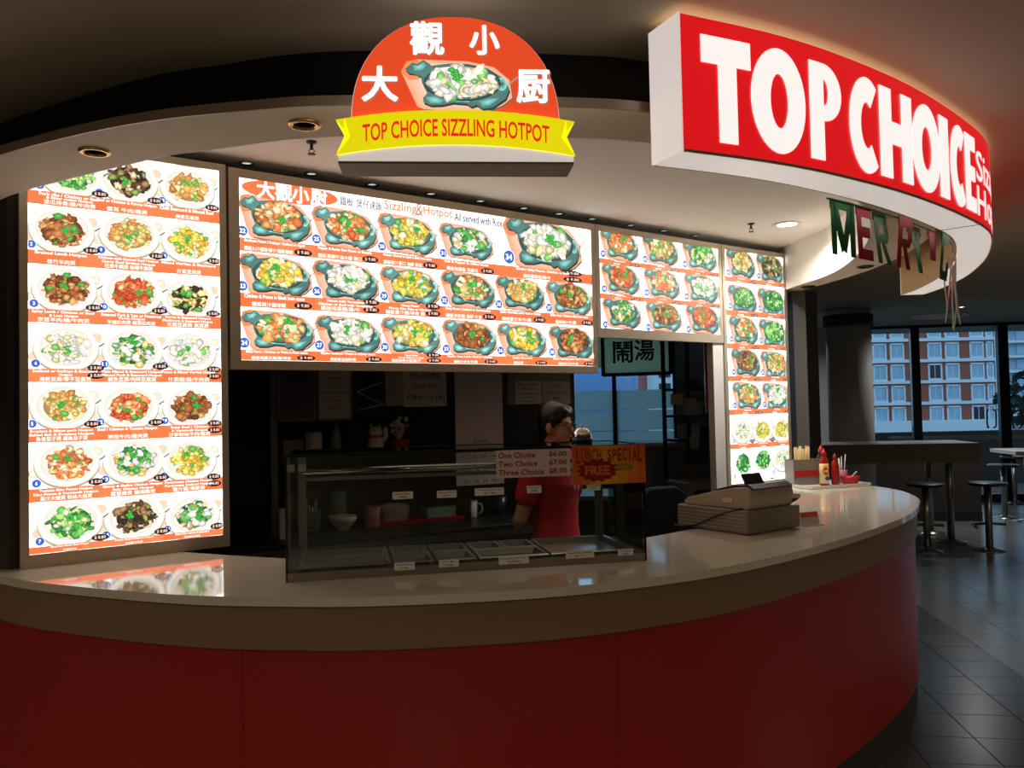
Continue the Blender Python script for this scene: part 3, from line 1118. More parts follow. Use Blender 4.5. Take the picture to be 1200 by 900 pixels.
# small board next to it
U = (MBp - MA).normalized()
SA, SB = MBp + U * 0.004, Vector((1.40, 5.437))
tS, pS, uvS, (a0, a1, a2, a3) = make_board('small square lit menu board of nine sizzling platters between two larger boards', SA, SB, 2.0, 2.655, (0.03, 0.055, 0.03, 0.035))
bS = []
for y0, y1 in ((302.5, 308.5), (343.5, 349.5), (385.5, 391)):
    v1, v0 = uvS(703, y0)[1], max(a1 + .001, uvS(703, y1)[1])
    bS.append((v0, v1))
    band(pS, a0, v0, a2, v1, R0)
CS = [[(726, 287), (774, 293), (820, 300)], [(727.5, 327), (776, 332.5), (822, 338)], [(729, 367), (778, 371), (824, 374)]]
PS = [['prawn', 'chick', 'veg'], ['tomato', 'prawn', 'white'], ['broc', 'beef', 'tomato']]
NS = [['Sweet & Sour Pork', 'Lemon Chicken', 'Mixed Vegetables'], ['Szechuan Chicken', 'Ginger Prawn', 'Garlic Squid'], ['Fish & Beancurd', 'Pepper Steak', 'Plum Chicken']]
ZS_ = [['鐵板咕嚕肉', '鐵板檸檬雞', '鐵板什菜'], ['鐵板四川雞', '鐵板薑葱蝦', '鐵板蒜茸魷'], ['鐵板魚豆腐', '鐵板黑椒牛柳', '鐵板梅子雞']]
for r in range(3):
    for c in range(3):
        x, y = CS[r][c]
        dish(pS, uvS, 'iron', x, y, (46, 43, 41)[c], (38, 37, 36)[c], PS[r][c], 300 + r * 3 + c, 39 + r + c * 3, [NS[r][c]], ZS_[r][c], '$ 8.80', bS[r], False, (a0 + .001, a2 - .001))

# tall narrow board at the far end
RAp, RBp = Vector((1.405, 5.44)), Vector((1.965, 5.855))
tR, pR, uvR, (a0, a1, a2, a3) = make_board('narrow tall lit menu board of platters and green vegetables behind the cash register', RAp, RBp, 1.05, 2.655, (0.03, 0.02, 0.03, 0.03))
bR = []
for y0, y1 in ((324, 330), (363, 369.5), (402, 408.5), (440.5, 447), (480, 486.5), (521, 527)):
    v1, v0 = uvR(853, y0)[1], uvR(853, y1)[1]
    bR.append((v0, v1))
    band(pR, a0, v0, a2, v1, R0)
CR = [[(868, 309), (903, 315)], [(870, 351), (904.5, 355)], [(871.5, 387), (906, 391)], [(874, 425), (908, 428)], [(875.5, 464), (910, 465)]]
PR = [['chick', 'dark'], ['veg', 'green'], ['prawn', 'veg'], ['beef', 'chick'], ['chick', 'white']]
NR = [['Fried Noodles', 'Beef Noodles'], ['Seafood Noodles', 'Veggie Noodles'], ['Egg Noodles', 'Soy Noodles'], ['Satay Noodles', 'Prawn Noodles'], ['Chicken Rice', 'Fried Rice']]
ZR = [['鐵板炒麵', '鐵板牛肉麵'], ['鐵板海鮮麵', '鐵板菜麵'], ['鐵板伊麵', '鐵板豉油麵'], ['鐵板沙爹麵', '鐵板蝦麵'], ['鐵板雞飯', '鐵板炒飯']]
for r in range(5):
    for c in range(2):
        x, y = CR[r][c]
        dish(pR, uvR, 'iron', x, y, (35, 34)[c], 36, PR[r][c], 400 + r * 2 + c, 48 + r * 2 + c, [NR[r][c]], ZR[r][c], '$ 8.80', bR[r], False, (a0 + .001, a2 - .001))
for c, (x, y, pal) in enumerate(((870, 505, 'white'), (893.5, 504, 'yellow'), (916, 503, 'yellow'))):
    dish(pR, uvR, 'pot', x, y, 25, 31, pal, 430 + c, 58 + c, ['Laksa Noodle Soup'], '叻沙湯麵', '$ 7.80', bR[5], False, (a0 + .001, a2 - .001))
vlast = (a1 + .002, a1 + .03)
for c, (x, y, k) in enumerate(((871, 543, 'leaf'), (894.5, 539, 'leaf'), (917, 538, 'pot'))):
    dish(pR, uvR, k, x, y, 25, 30, 'white', 440 + c, 61 + c, ['Oyster sauce Greens'], '蠔油時菜', '$ 7.80', vlast, False, (a0 + .001, a2 - .001))
# jamb that carries the boards beside the opening
nj = Vector((U.y, -U.x))
j0 = RAp - U * 0.105 + nj * -0.012
j1 = RAp - U * 0.004 + nj * -0.012
struct(MB().prism([tuple(j0), tuple(j1), tuple(j1 - nj * .05), tuple(j0 - nj * .05)], 1.0, 2.0).build('wall_jamb', 'fascia_white'))

# ------------------------------------------------------------------ curved red shop sign
SF = resample(smooth_curve([(.446, 2.071), (.722, 2.201), (.965, 2.351), (1.275, 2.587), (1.605, 2.897), (1.864, 3.19), (2.08, 3.56), (2.25, 3.93), (2.40, 4.35), (2.49, 4.75), (2.52, 5.02)], 10), 0.02)
SB_ = offset(SF, 0.135)
SZ0, SZ1 = 2.24, 2.597
sign = thing('curved_shop_sign', 'long curved red lightbox sign with big white capitals under the mall ceiling', 'sign')
lens = [0.0]
for i in range(len(SF) - 1):
    lens.append(lens[-1] + (Vector(SF[i + 1]) - Vector(SF[i])).length)


def on_arc(s, v, out=0.0):
    s = min(max(s, 0), lens[-1] - 1e-6)
    i = min(int(s / 0.02), len(SF) - 2)
    while lens[i + 1] < s:
        i += 1
    t = (s - lens[i]) / (lens[i + 1] - lens[i])
    a, b = Vector(SF[i]), Vector(SF[i + 1])
    tn = (b - a).normalized()
    q = a.lerp(b, t) + Vector((tn.y, -tn.x)) * out
    return (q.x, q.y, SZ0 + v)


def s_at(px):
    best = min(range(len(SF)), key=lambda i: abs(proj((SF[i][0], SF[i][1], 2.43))[0] - px) + (99 if i > len(SF) * .66 else 0))
    return lens[best]


MB().ribbon(offset(SF, -.001), offset(SF, 0.004), SZ0 + .006, SZ1 - .004).build('red_face', 'sign_red', sign)
MB().ribbon(offset(SF, .004), offset(SF, 0.130), SZ0, SZ0 + .004).build('underside_panel', 'sign_white', sign)
MB().ribbon(offset(SF, .02), offset(SF, 0.120), SZ1 - .006, SZ1 - .001).build('top_panel', 'sign_top', sign)
MB().ribbon(offset(SF, .130), SB_, SZ0, SZ1).build('back_sheet', 'sign_back', sign)
for nm, (i, j) in (('end_cap', (0, 1)), ('end_cap', (-1, -2))):
    a, b = Vector(SF[i]), Vector(SB_[i])
    t = (Vector(SF[i]) - Vector(SF[j])).normalized() * .004
    MB().prism([tuple(a), tuple(b), tuple(b + t), tuple(a + t)], SZ0, SZ1).build(nm, 'sign_end', sign)
# metal edge along the bottom and seam of the underside
MB().ribbon(offset(SF, -.003), offset(SF, 0.002), SZ0 - .001, SZ0 + .006).build('edge_trim', 'board_frame', sign)
k = min(range(len(SF)), key=lambda i: abs(lens[i] - s_at(1146)))
a, b = Vector(SF[k]), Vector(SB_[k])
MB().tube([(a.x, a.y, SZ0 - .0005), (b.x, b.y, SZ0 - .0005)], 0.0015, 6).build('seam', 'sign_seam', sign)

HT = SZ1 - SZ0
LV0, LV1 = HT * .095, HT * .865
LH = LV1 - LV0


def strip(quads, parent, nm='letter', material='sign_letter'):
    """quads given in sign coordinates (s, v), cut fine so they follow the curve"""
    m = MB()
    for q in quads:
        (x0, y0), (x1, y1), (x2, y2), (x3, y3) = q            # lower-left, lower-right, upper-right, upper-left
        n = 1 + int(abs(x1 - x0) / 0.02)
        for i in range(n):
            a, b = i / n, (i + 1) / n
            P = [(x0 + (x1 - x0) * a, y0 + (y1 - y0) * a), (x0 + (x1 - x0) * b, y0 + (y1 - y0) * b), (x3 + (x2 - x3) * b, y3 + (y2 - y3) * b), (x3 + (x2 - x3) * a, y3 + (y2 - y3) * a)]
            m.add([on_arc(p[0], p[1], .002) for p in P] + [on_arc(p[0], p[1], .0045) for p in P], [(4, 5, 6, 7), (0, 3, 2, 1), (0, 1, 5, 4), (2, 3, 7, 6), (1, 2, 6, 5), (3, 0, 4, 7)])
    return m.build(nm, material, parent)


def Q(x0, y0, x1, y1):
    return [(x0, y0), (x1, y0), (x1, y1), (x0, y1)]


def ringq(cx, cy, rx, ry, ix, iy, a0=0, a1=2 * pi, n=40):
    out = []
    for i in range(n):
        p, q = a0 + (a1 - a0) * i / n, a0 + (a1 - a0) * (i + 1) / n
        out.append([(cx + ix * cos(p), cy + iy * sin(p)), (cx + rx * cos(p), cy + ry * sin(p)), (cx + rx * cos(q), cy + ry * sin(q)), (cx + ix * cos(q), cy + iy * sin(q))])
    return out


face = sign
L0, L1, LM = LV0, LV1, (LV0 + LV1) / 2


def ext(a, b):
    return s_at(a), s_at(b)


a, b = ext(822, 879)
w = b - a
strip([Q(a, L1 - LH * .26, b, L1), Q(a + w * .33, L0, a + w * .70, L1 - LH * .26)], face)
a, b = ext(881, 944)
strip(ringq((a + b) / 2, LM, (b - a) / 2, LH * .52, (b - a) * .165, LH * .27), face)
a, b = ext(946, 986)
w = b - a
strip([Q(a, L0, a + w * .42, L1)] + ringq(a + w * .42, L1 - LH * .295, w * .58, LH * .295, w * .16, LH * .14, -pi / 2, pi / 2, 24), face)
a, b = ext(995, 1027)
strip(ringq(a + (b - a) * .64, LM, (b - a) * .64, LH * .52, (b - a) * .24, LH * .25, radians(54), radians(306), 36), face)
a, b = ext(1029, 1068)
w = b - a
strip([Q(a, L0, a + w * .34, L1), Q(a + w * .66, L0, b, L1), Q(a + w * .34, LM - LH * .11, a + w * .66, LM + LH * .14)], face)
a, b = ext(1069, 1099)
strip(ringq((a + b) / 2, LM, (b - a) / 2, LH * .52, (b - a) * .18, LH * .26), face)
a, b = ext(1101, 1111)
strip([Q(a, L0, b, L1)], face)
a, b = ext(1113, 1129)
strip(ringq(a + (b - a) * .66, LM, (b - a) * .66, LH * .52, (b - a) * .25, LH * .26, radians(54), radians(306), 36), face)
a, b = ext(1130, 1141)
w = b - a
strip([Q(a, L0, a + w * .45, L1), Q(a + w * .45, L0, b, L0 + LH * .19), Q(a + w * .45, LM - LH * .09, b - w * .06, LM + LH * .10), Q(a + w * .45, L1 - LH * .19, b, L1)], face)
# thin second line of lettering going round the bend
s0 = s_at(1143)
for word, vc in (('Sizzling', HT * .62), ('Hotpot', HT * .25)):
    vs, fs, (x0, y0, x1, y1) = text_geo(word, 0.01, 4)
    k = 0.115 / 0.73
    m = MB()
    m.add([on_arc(s0 + (x - x0) * k * 1.45, vc - .055 + (y + .0) * k, .0025) for x, y in vs], fs)
    m.build('thin_lettering', 'sign_letter', sign)

# ------------------------------------------------------------------ domed hotpot sign
K = 2.0 / FPX
hs = thing('domed_shop_sign', 'domed orange lightbox sign with a yellow ribbon and a sizzling platter picture', 'sign', (-0.121, 1.995, 2.2), radians(5))
dome = []
for i in range(49):
    a = pi * i / 48
    ca, sa = cos(a), sin(a)
    r = 1 / ((abs(ca) ** 2.25 + abs(sa) ** 2.25) ** (1 / 2.25))
    dome.append((123 * r * ca * K, (46 + 129 * r * sa) * K))
dome = dome[::-1]
MB().plate(dome, 0.004, 0.10).build('dome_case', 'sign_end', hs)
d2 = [(x * .993, 46 * K + (y - 46 * K) * .993) for x, y in dome]
df = MB().plate(d2, 0.0, 0.004).build('dome_face', 'dome_red', hs)
top = lambda x: (61 - 12.5 * (x / 138.0) ** 2)
bot = lambda x: (20 - 12.5 * (x / 138.0) ** 2)
xs = [-140 + 280 * i / 28 for i in range(29)]
up = [(x * K, top(x) * K) for x in xs]
dn = [(x * K, bot(x) * K) for x in xs]
rib = up + [(125 * K, 28 * K)] + dn[::-1] + [(-126 * K, 29 * K)]
rib = [(-140 * K, top(140) * K)] + up[1:]
# ribbon built as strips so the swallow tails stay clean
m = MB()
for i in range(len(xs) - 1):
    x0, x1 = xs[i], xs[i + 1]
    if x1 <= -125 or x0 >= 125:
        continue
    P = [(x0 * K, bot(x0) * K), (x1 * K, bot(x1) * K), (x1 * K, top(x1) * K), (x0 * K, top(x0) * K)]
    m.plate(P, -0.012, -0.004)
e = [x for x in xs if x <= -125][-1] if False else -130
for sgn in (-1, 1):
    xa = min((x for x in xs if x > -125)) - 10
    a, t_ = sgn * abs(xa), sgn * 140
    mid = sgn * 124
    P1 = [(a * K, (top(a) + bot(a)) / 2 * K), (a * K, top(a) * K), (t_ * K, top(t_) * K), (mid * K, 28.5 * K)]
    P2 = [(a * K, bot(a) * K), (a * K, (top(a) + bot(a)) / 2 * K), (mid * K, 28.5 * K), (t_ * K, bot(t_) * K)]
    m.plate(P1, -0.012, -0.004)
    m.plate(P2, -0.012, -0.004)
m.build('ribbon', 'ribbon_yellow', hs)
for sx_ in (-1, 1):
    MB().box((sx_ * .12, .135, .218), (.03, .075, .02)).build('bracket', 'strip_metal', hs)
m = MB()
m.plate([(x * K, 0) for x in (-138, 138)] + [(x * K, bot(x) * K) for x in (138, 110, 80, 50, 20, 0, -20, -50, -80, -110, -138)], -0.008, 0.10)
m.build('white_base', 'sign_white', hs)
MB().box((0, 0.045, -0.003), (276 * K, 0.11, 0.006)).build('base_edge', 'strip_metal', hs)
p = Print(base=0.0125)
p.text('TOP CHOICE SIZZLING HOTPOT', 0, 40 * K, 219 * K, 21 * K, (196, 28, 16), 0.018, res=3, bend=lambda X: -12.5 * (X / K / 138.0) ** 2 * K)
p.build('ribbon_lettering', 'backlit_print', hs)
for ch, x, y, s in (('大', -89, 93, 40), ('觀', -33, 148, 38), ('小', 35, 147, 34), ('厨', 92, 92, 38)):
    p = Print(base=0.001)
    p.text(ch, (x + 1.5) * K, (y - 1.5) * K, s * K, s * K, (150, 90, 70), 0.045, res=3)
    p.text(ch, x * K, y * K, s * K, s * K, (236, 234, 226), 0.045, res=3)
    p.build('chinese_letter', 'backlit_print', df)
p = Print(base=0.001)
platter(p, 2 * K, 92 * K, 132 * K, 66 * K, 'white', random.Random(77), 90)
p.build('platter_photo', 'backlit_print', df)

# ------------------------------------------------------------------ MERRY C... foil banner on the inner edge of the sign
ban = thing('foil_banner', 'green and red foil letter banner reading MERRY hung under the curved sign', 'banner')
BI = offset(SF, 0.142)


def s_in(px):
    best = min(range(len(BI)), key=lambda i: abs(proj((BI[i][0], BI[i][1], 2.2))[0] - px) + (99 if i > len(SF) * .75 else 0))
    return best


GL = {
    'M': [[(0, 0), (.2, 0), (.22, 1), (0, 1)], [(.8, 0), (1, 0), (1, 1), (.78, 1)], [(.0, 1), (.24, 1), (.6, .15), (.4, .05)], [(.76, 1), (1, 1), (.6, .05), (.42, .12)]],
    'E': [[(0, 0), (.3, 0), (.3, 1), (0, 1)], [(.3, 0), (1, 0), (1, .2), (.3, .2)], [(.3, .42), (.85, .42), (.85, .62), (.3, .62)], [(.3, .8), (1, .8), (1, 1), (.3, 1)]],
    'R': [[(0, 0), (.28, 0), (.28, 1), (0, 1)], [(.28, .8), (.8, .8), (.95, 1), (.28, 1)], [(.72, .55), (1, .55), (.95, 1), (.72, .82)], [(.28, .42), (.85, .42), (1, .58), (.28, .58)], [(.72, 0), (1, 0), (.62, .45), (.36, .45)]],
    'Y': [[(.36, 0), (.64, 0), (.64, .5), (.36, .5)], [(.36, .5), (.6, .5), (.28, 1), (0, 1)], [(.4, .5), (.64, .5), (1, 1), (.72, 1)]],
    'C': [[(0, .1), (.3, .1), (.3, .9), (0, .9)], [(.05, 0), (.95, 0), (.9, .2), (.1, .2)], [(.05, .8), (.95, .8), (.95, 1), (.05, 1)], [(.7, .1), (1, .1), (1, .4), (.75, .4)]],
    '-': [[(.2, .35), (.8, .35), (.9, 1), (.1, 1)]],
    'H': [[(0, 0), (.3, 0), (.3, 1), (0, 1)], [(.7, 0), (1, 0), (1, 1), (.7, 1)], [(.3, .42), (.7, .42), (.7, .6), (.3, .6)]],
}
rb = random.Random(9)
for ch, xa, xb, colr in (('M', 975, 1003, 'g'), ('E', 1006, 1022, 'r'), ('R', 1027, 1044, 'g'), ('R', 1050, 1066, 'r'), ('Y', 1069, 1086, 'g'), ('-', 1087, 1097, 'r'), ('C', 1099, 1108, 'g'), ('H', 1109, 1115, 'r')):
    ia, ib = s_in(xa), s_in(xb)
    A, B = Vector(BI[ia]), Vector(BI[ib])
    if (B - A).length < .05:
        B = A + (Vector(BI[min(ia + 4, len(BI) - 1)]) - A).normalized() * .07
    ux = (B - A)
    w = ux.length
    ang = atan2(ux.y, ux.x)
    T = Matrix.Translation((A.x, A.y, 2.232 - .175)) @ Matrix.Rotation(ang, 4, 'Z') @ Matrix.Rotation(rb.uniform(-.12, .12), 4, 'X')
    m = MB()
    for q in GL[ch]:
        m.plate([(x * w, z * .175) for x, z in q], -0.001, 0.001, T)
    m.build('foil_letter', 'foil_green' if colr == 'g' else 'foil_red', ban)
    m = MB().box((w / 2, 0.002, .175 - .014), (w * .98, .004, .03), M=T)
    m.build('foil_tab', 'foil_green' if colr == 'g' else 'foil_red', ban)
i0, i1 = s_in(968), s_in(1120)
MB().tube([(BI[i][0], BI[i][1], 2.228) for i in range(i0, i1)], 0.003, 6).build('string', 'foil_green', ban)
pb = Vector(BI[s_in(1117)])
for k in range(5):
    dx, dl = rb.uniform(-.03, .03), rb.uniform(.22, .36)
    dy = rb.uniform(-.02, .05)
    pts = [(pb.x + dx * t * 1.0 + .006 * sin(7 * t + k), pb.y + dy + .012 * sin(5 * t + k * 2), 2.235 - dl * t) for t in [i / 12 for i in range(13)]]
    MB().tube(pts, 0.003, 6).build('ribbon_tail', 'ribbon_string', ban)

# ------------------------------------------------------------------ lamps in the bulkhead and ceilings
def downlight(label, p, r, rim, lens_m, power=0.0, color=(1, .9, .75), group=None, down=True):
    t = thing('downlight', label, 'ceiling light', p, 0, group)
    m = MB().lathe([(r * .66, 0.0), (r * .70, -.007), (r * .9, -.008), (r, -.003), (r, 0.0)], 32)
    m.build('rim', rim, t)
    MB().lathe([(0.0005, -.001), (r * .66, -.001)], 32, smooth=False).build('lens', lens_m, t)
    if power:
        l = area_lamp('downlight_glow', (0, 0, -0.02), r * 1.2, power, color)
        l.parent = t
        l.data.spread = radians(150)
    return t


q = pz(111, 177, 2.4)
downlight('unlit gold-ringed downlight in the bulkhead above the tall hotpot menu', (q.x, q.y, 2.4), .046, 'gold_ring', 'lamp_dark')
q = pz(357, 145, 2.4)
downlight('unlit gold-ringed downlight in the bulkhead beside the domed sign', (q.x, q.y, 2.4), .046, 'gold_ring', 'lamp_dark')
for px_, py__, lb in ((1014, 312, 'unlit dark downlight in the bulkhead below the foil letters'), (947, 335.5, 'unlit dark downlight in the bulkhead beside the narrow menu board')):
    q = pz(px_, py__, 2.4)
    downlight(lb, (q.x, q.y, 2.4), .05, 'lamp_dark', 'lamp_dark')
q = pz(922, 262.5, 2.7)
downlight('bright white lit downlight in the stall ceiling near the far menu board', (q.x, q.y, 2.7), .088, 'plastic_white', 'lamp_lit', 9.0, (1, .97, .92))
for x, y in ((289, 190.5), (365, 203), (436, 215.5), (505, 226.5), (563, 235), (614, 243.5), (655, 250), (694, 256), (739, 263.5), (778, 270), (815, 276)):
    q = pz(x, y, 2.7)
    downlight('small dim round lamp in the stall ceiling along the menu boards', (q.x, q.y, 2.7), .034, 'steel', 'lamp_dim', group='small lamps along the top of the menu boards')
for x, y, lb in ((365, 166, 'small ceiling sprinkler head beside the domed sign'), (880, 262, 'small ceiling sprinkler head beside the bright downlight')):
    q = pz(x, y, 2.7)
    t = thing('sprinkler', lb, 'sprinkler', (q.x, q.y, 2.7))
    MB().lathe([(.022, 0), (.02, -.006), (.007, -.008), (.007, -.03), (.004, -.034)], 16).build('body', 'steel_dark', t)
    MB().lathe([(.001, -.05), (.016, -.05), (.016, -.053), (.001, -.053)], 16).build('deflector', 'steel_dark', t)
    for s in (-1, 1):
        MB().tube([(s * .006, 0, -.03), (s * .012, 0, -.04), (s * .004, 0, -.05)], .002, 6).build('arm', 'steel_dark', t)
# the mall's own ceiling lamps behind and beside the visitor, outside the picture
for where, x, y, pw in (('rear_left', -1.9, -0.6, 20), ('rear_right', 1.9, -0.8, 20), ('left', -4.5, 1.0, 20), ('right', 4.6, 1.4, 14), ('rear', 0, -3.4, 40), ('far_right', 6.5, 4.0, 30)):
    t = downlight('round warm mall ceiling lamp over the walkway', (x, y, ZC), .09, 'plastic_white', 'lamp_lit', pw, (1, .82, .60), 'mall ceiling lamps')
    t.name = 'mall_lamp_' + where + '_offscreen'
    for ch_ in t.children:
        ch_.name = {'MESH': ch_.name.split('.')[0], 'LIGHT': 'mall_lamp_light'}[ch_.type] + '_' + where + '_offscreen'
for x, y, z, lb in ((1127, 359.5, 2.765, 'tiny lit spot at the edge of the mall ceiling by the glass wall'), (934, 384, 2.765, 'tiny lit spot beside the round column')):
    q = pz(x, y, z)
    if q.y > 12:
        q = q * (12 / q.y)
    downlight(lb, (q.x, q.y, z), .05, 'plastic_white', 'lamp_dim_far', 12.0, (.95, .95, .95))
q = pz(1102, 369, 2.765)
t = thing('air_diffuser', 'round ceiling air diffuser in front of the glass wall', 'air vent', (q.x, q.y, 2.7645))
for r in (.36, .26, .16):
    MB().lathe([(r, 0), (r - .02, -.03), (r - .06, -.012), (r - .055, 0)], 32).build('ring', 'column_paint', t)
MB().lathe([(.001, -.004), (.3, -.004)], 32, smooth=False).build('core', 'black_paint', t)

# ------------------------------------------------------------------ glass display case
CA = atan2(.248, 1.208)
CW, CD, CH = 1.233, 0.40, 0.412
case = thing('glass_display_case', 'glass food display case with steel pans on the curved worktop', 'display case', (-.746, 2.708, 1.05), CA)
m = MB()
m.box((CW / 2, .012, .014), (CW, .024, .028))
m.box((CW / 2, CD - .012, .014), (CW, .024, .028))
m.box((.012, CD / 2, .014), (.024, CD - .048, .028))
m.box((CW - .012, CD / 2, .014), (.024, CD - .048, .028))
m.build('base_frame', 'steel', case)
MB().box((CW / 2, CD / 2, .004), (CW - .048, CD - .048, .008)).build('base_tray', 'steel_dark', case)
MB().box((CW / 2, .003, .028 + .19), (CW - .012, .005, .38)).build('front_glass', 'glass_case', case)
for x in (.003, CW - .003):
    MB().box((x, CD / 2, .028 + .19), (.005, CD, .38)).build('side_glass', 'glass_case', case)
MB().box((CW / 2, CD / 2, CH - .003), (CW, CD, .006)).build('top_glass', 'glass_case', case)
mat('glass_edge', (16, 30, 28), 0.2)
m = MB()
m.box((CW / 2, -.001, CH - .002), (CW + .004, .005, .011))
m.box((CW / 2, CD + .001, CH - .002), (CW + .004, .005, .008))
for x in (0, CW):
    m.box((x, .0, CH / 2), (.005, .006, CH))
    m.box((x, CD / 2, CH - .002), (.004, CD, .008))
m.build('glass_edge', 'glass_edge', case)
for x in (.035, CW - .05):
    MB().box((x, CD - .02, CH / 2), (.03, .018, CH - .02)).build('rear_post', 'steel', case)
MB().tube([(.05, .10, CH - .062), (CW - .04, .10, CH - .062)], .012, 16).build('rail', 'chrome', case)
MB().box((CW / 2, .115, CH - .088), (CW - .1, .03, .012)).build('rail_shelf', 'steel', case)
for x in (.015, .052):
    MB().box((x, .05, CH - .045), (.024, .012, .024), bev=.003).build('clamp', 'plastic_white', case)


def pan(x0, x1, y0, y1, deep=.02):
    zt = .040
    a, b = .012, .020
    m = MB()
    def ring(i, z): return [(x0 + i, y0 + i, z), (x1 - i, y0 + i, z), (x1 - i, y1 - i, z), (x0 + i, y1 - i, z)]
    vs = ring(0, zt - .004) + ring(0.001, zt) + ring(a, zt) + ring(b, zt - deep)
    fs = []
    for r in range(3):
        for i in range(4):
            j = (i + 1) % 4
            fs.append((r * 4 + i, r * 4 + j, r * 4 + 4 + j, r * 4 + 4 + i))
    fs.append((12, 13, 14, 15))
    m.add(vs, fs)
    m.build('pan', 'steel', case)


y0, ym, y1 = .03, .20, .37
pan(.03, .34, y0, ym)
pan(.03, .34, ym + .004, y1)
for xa, xb in ((.35, .485), (.492, .63)):
    pan(xa, xb, y0, ym)
    pan(xa, xb, ym + .004, y1)
pan(.64, .885, y0, ym)
pan(.64, .76, ym + .004, y1)
pan(.765, .885, ym + .004, y1)
pan(.895, 1.20, y0, y1)


def local_case(px_, py__, depth):               # pixel to x-z of a sheet parallel to the case front
    n = Vector((sin(CA), -cos(CA), 0))
    P0 = Vector((-.746, 2.708, 1.05)) - n * depth
    C = Vector((0, 0, CAMZ))
    d = ray(px_, py__)
    q = C + d * ((P0 - C).dot(n) / d.dot(n))
    return (q - P0).dot(Vector((cos(CA), sin(CA), 0))), q.z - 1.05


def card(cx, cy, w, h, depth, lines, parent, nm='price_card'):
    x, z = local_case(cx, cy, depth)
    x1, _ = local_case(cx + w, cy, depth)
    W = x1 - x
    Hh = h / w * W
    p = Print(base=-depth + .001)
    p.rect(x - W / 2, z - Hh / 2, x + W / 2, z + Hh / 2, (246, 242, 232))
    for i, s in enumerate(lines):
        p.text(s, x, z + Hh * (.22 - .42 * i), W * (.8 if i == 0 else .4), Hh * .26, (40, 36, 34), .01)
    return p.build(nm, 'paper_print', parent)


for cx_, cy_, w_, h_, tx in ((474, 663.5, 24, 9, ['Fried Rice', '炒飯']), (526, 660, 23, 8.5, ['Chow Mein', '炒麵']), (602, 656, 35, 9.5, ['Sweet & Sour Pork', '咕嚕肉']), (679.5, 649.5, 33, 8.5, ['Beef Black Bean', '豉汁牛']), (733, 647, 18, 7, ['Veggies', '菜'])):
    card(cx_, cy_, w_, h_, -.0022, tx, case)
for cx_, cy_, w_, h_, tx in ((472, 580.5, 24, 8.5, ['Lemon Chicken', '檸檬雞']), (523.5, 579, 23, 8.5, ['Satay Beef', '沙爹牛']), (573.5, 576, 34, 8.5, ['Honey King Prawn', '蜜汁蝦']), (626, 573.5, 17, 8.5, ['Curry', '咖喱']), (695.5, 571, 16, 7, ['Soup', '湯'])):
    card(cx_, cy_, w_, h_, -.0022, tx, case)

# price sheet and lunch special placard taped to the front glass
x0, z1 = local_case(580.5, 528, 0)
x1, z0 = local_case(668, 557, 0)
ps = thing('price_sheet', 'white sheet listing one, two and three choice prices on the glass case', 'notice', case.matrix_world.translation, 0)
ps.location = (-.746, 2.708, 1.05)
ps.rotation_euler = (0, 0, CA)
p = Print(base=0.0075)
p.rect(x0, z0, x1, z1, (226, 214, 206))
W_, H_ = x1 - x0, z1 - z0
for i, (a, b) in enumerate((('One Choice', '$6.00'), ('Two Choice', '$7.00'), ('Three Choice', '$8.00'))):
    zc = z1 - H_ * (.19 + .31 * i)
    aw = W_ * (.50, .52, .61)[i]
    p.text(a, x0 + W_ * .03 + aw / 2, zc, aw, H_ * .22, (186, 30, 40), .03)
    p.text(b, x1 - W_ * .17, zc, W_ * .25, H_ * .22, (186, 30, 40), .03)
p.build('printed_sheet', 'paper_print', ps)
x0, z1 = local_case(669.5, 523, 0)
x1, z0 = local_case(756, 565, 0)
pl = thing('lunch_placard', 'orange and yellow lunch special placard on the right of the glass case', 'notice', (-.746, 2.708, 1.05), CA)
p = Print(base=0.0075)
W_, H_ = x1 - x0, z1 - z0
N = 8
for i in range(N):
    for j in range(N):
        a, b = x0 + W_ * i / N, x0 + W_ * (i + 1) / N
        c, d = z0 + H_ * j / N, z0 + H_ * (j + 1) / N
        t = min(1.0, abs((i + .5) / N - .42) * 1.5 + abs((j + .5) / N - .3) * .5)
        t = t if i > 1 else min(1, t + .3)
        col_ = tuple(int(q0 + (q1 - q0) * t) for q0, q1 in zip((236, 200, 30), (232, 100, 36)))
        p.poly([(a, c), (b, c), (b, d), (a, d)], col_, lift=False)
p.d += .0002
lx = x0 + W_ * .05
word = 'LUNCH SPECIAL'
cw = W_ * .91 / len(word)
for i, ch in enumerate(word):
    if ch == ' ':
        continue
    hh = H_ * (.30 + .10 * abs(i - 6) / 6)
    p.text(ch, lx + cw * (i + .5), z1 - H_ * .25, cw * (.86 if ch != 'I' else .25), hh, (170, 44, 26), .03)
star = []
for i in range(28):
    a = 2 * pi * i / 28
    k = (1.0 if i % 2 == 0 else .72) * (1 + .08 * sin(i * 3.1))
    star.append((x0 + W_ * .34 + cos(a) * W_ * .31 * k, z0 + H_ * .36 + sin(a) * H_ * .33 * k))
p.poly(star, (150, 26, 18), (170, 34, 22))
p.text('FREE', x0 + W_ * .34, z0 + H_ * .36, W_ * .34, H_ * .24, (236, 120, 40), .03)
p.text('廿四味', x0 + W_ * .69, z0 + H_ * .42, W_ * .26, H_ * .20, (110, 120, 30), .02)
p.build('printed_sheet', 'paper_print', pl)
MB().box(((x0 + x1) / 2, -.006, (z0 + z1) / 2), (W_, .002, H_)).build('backing', 'paper', pl)

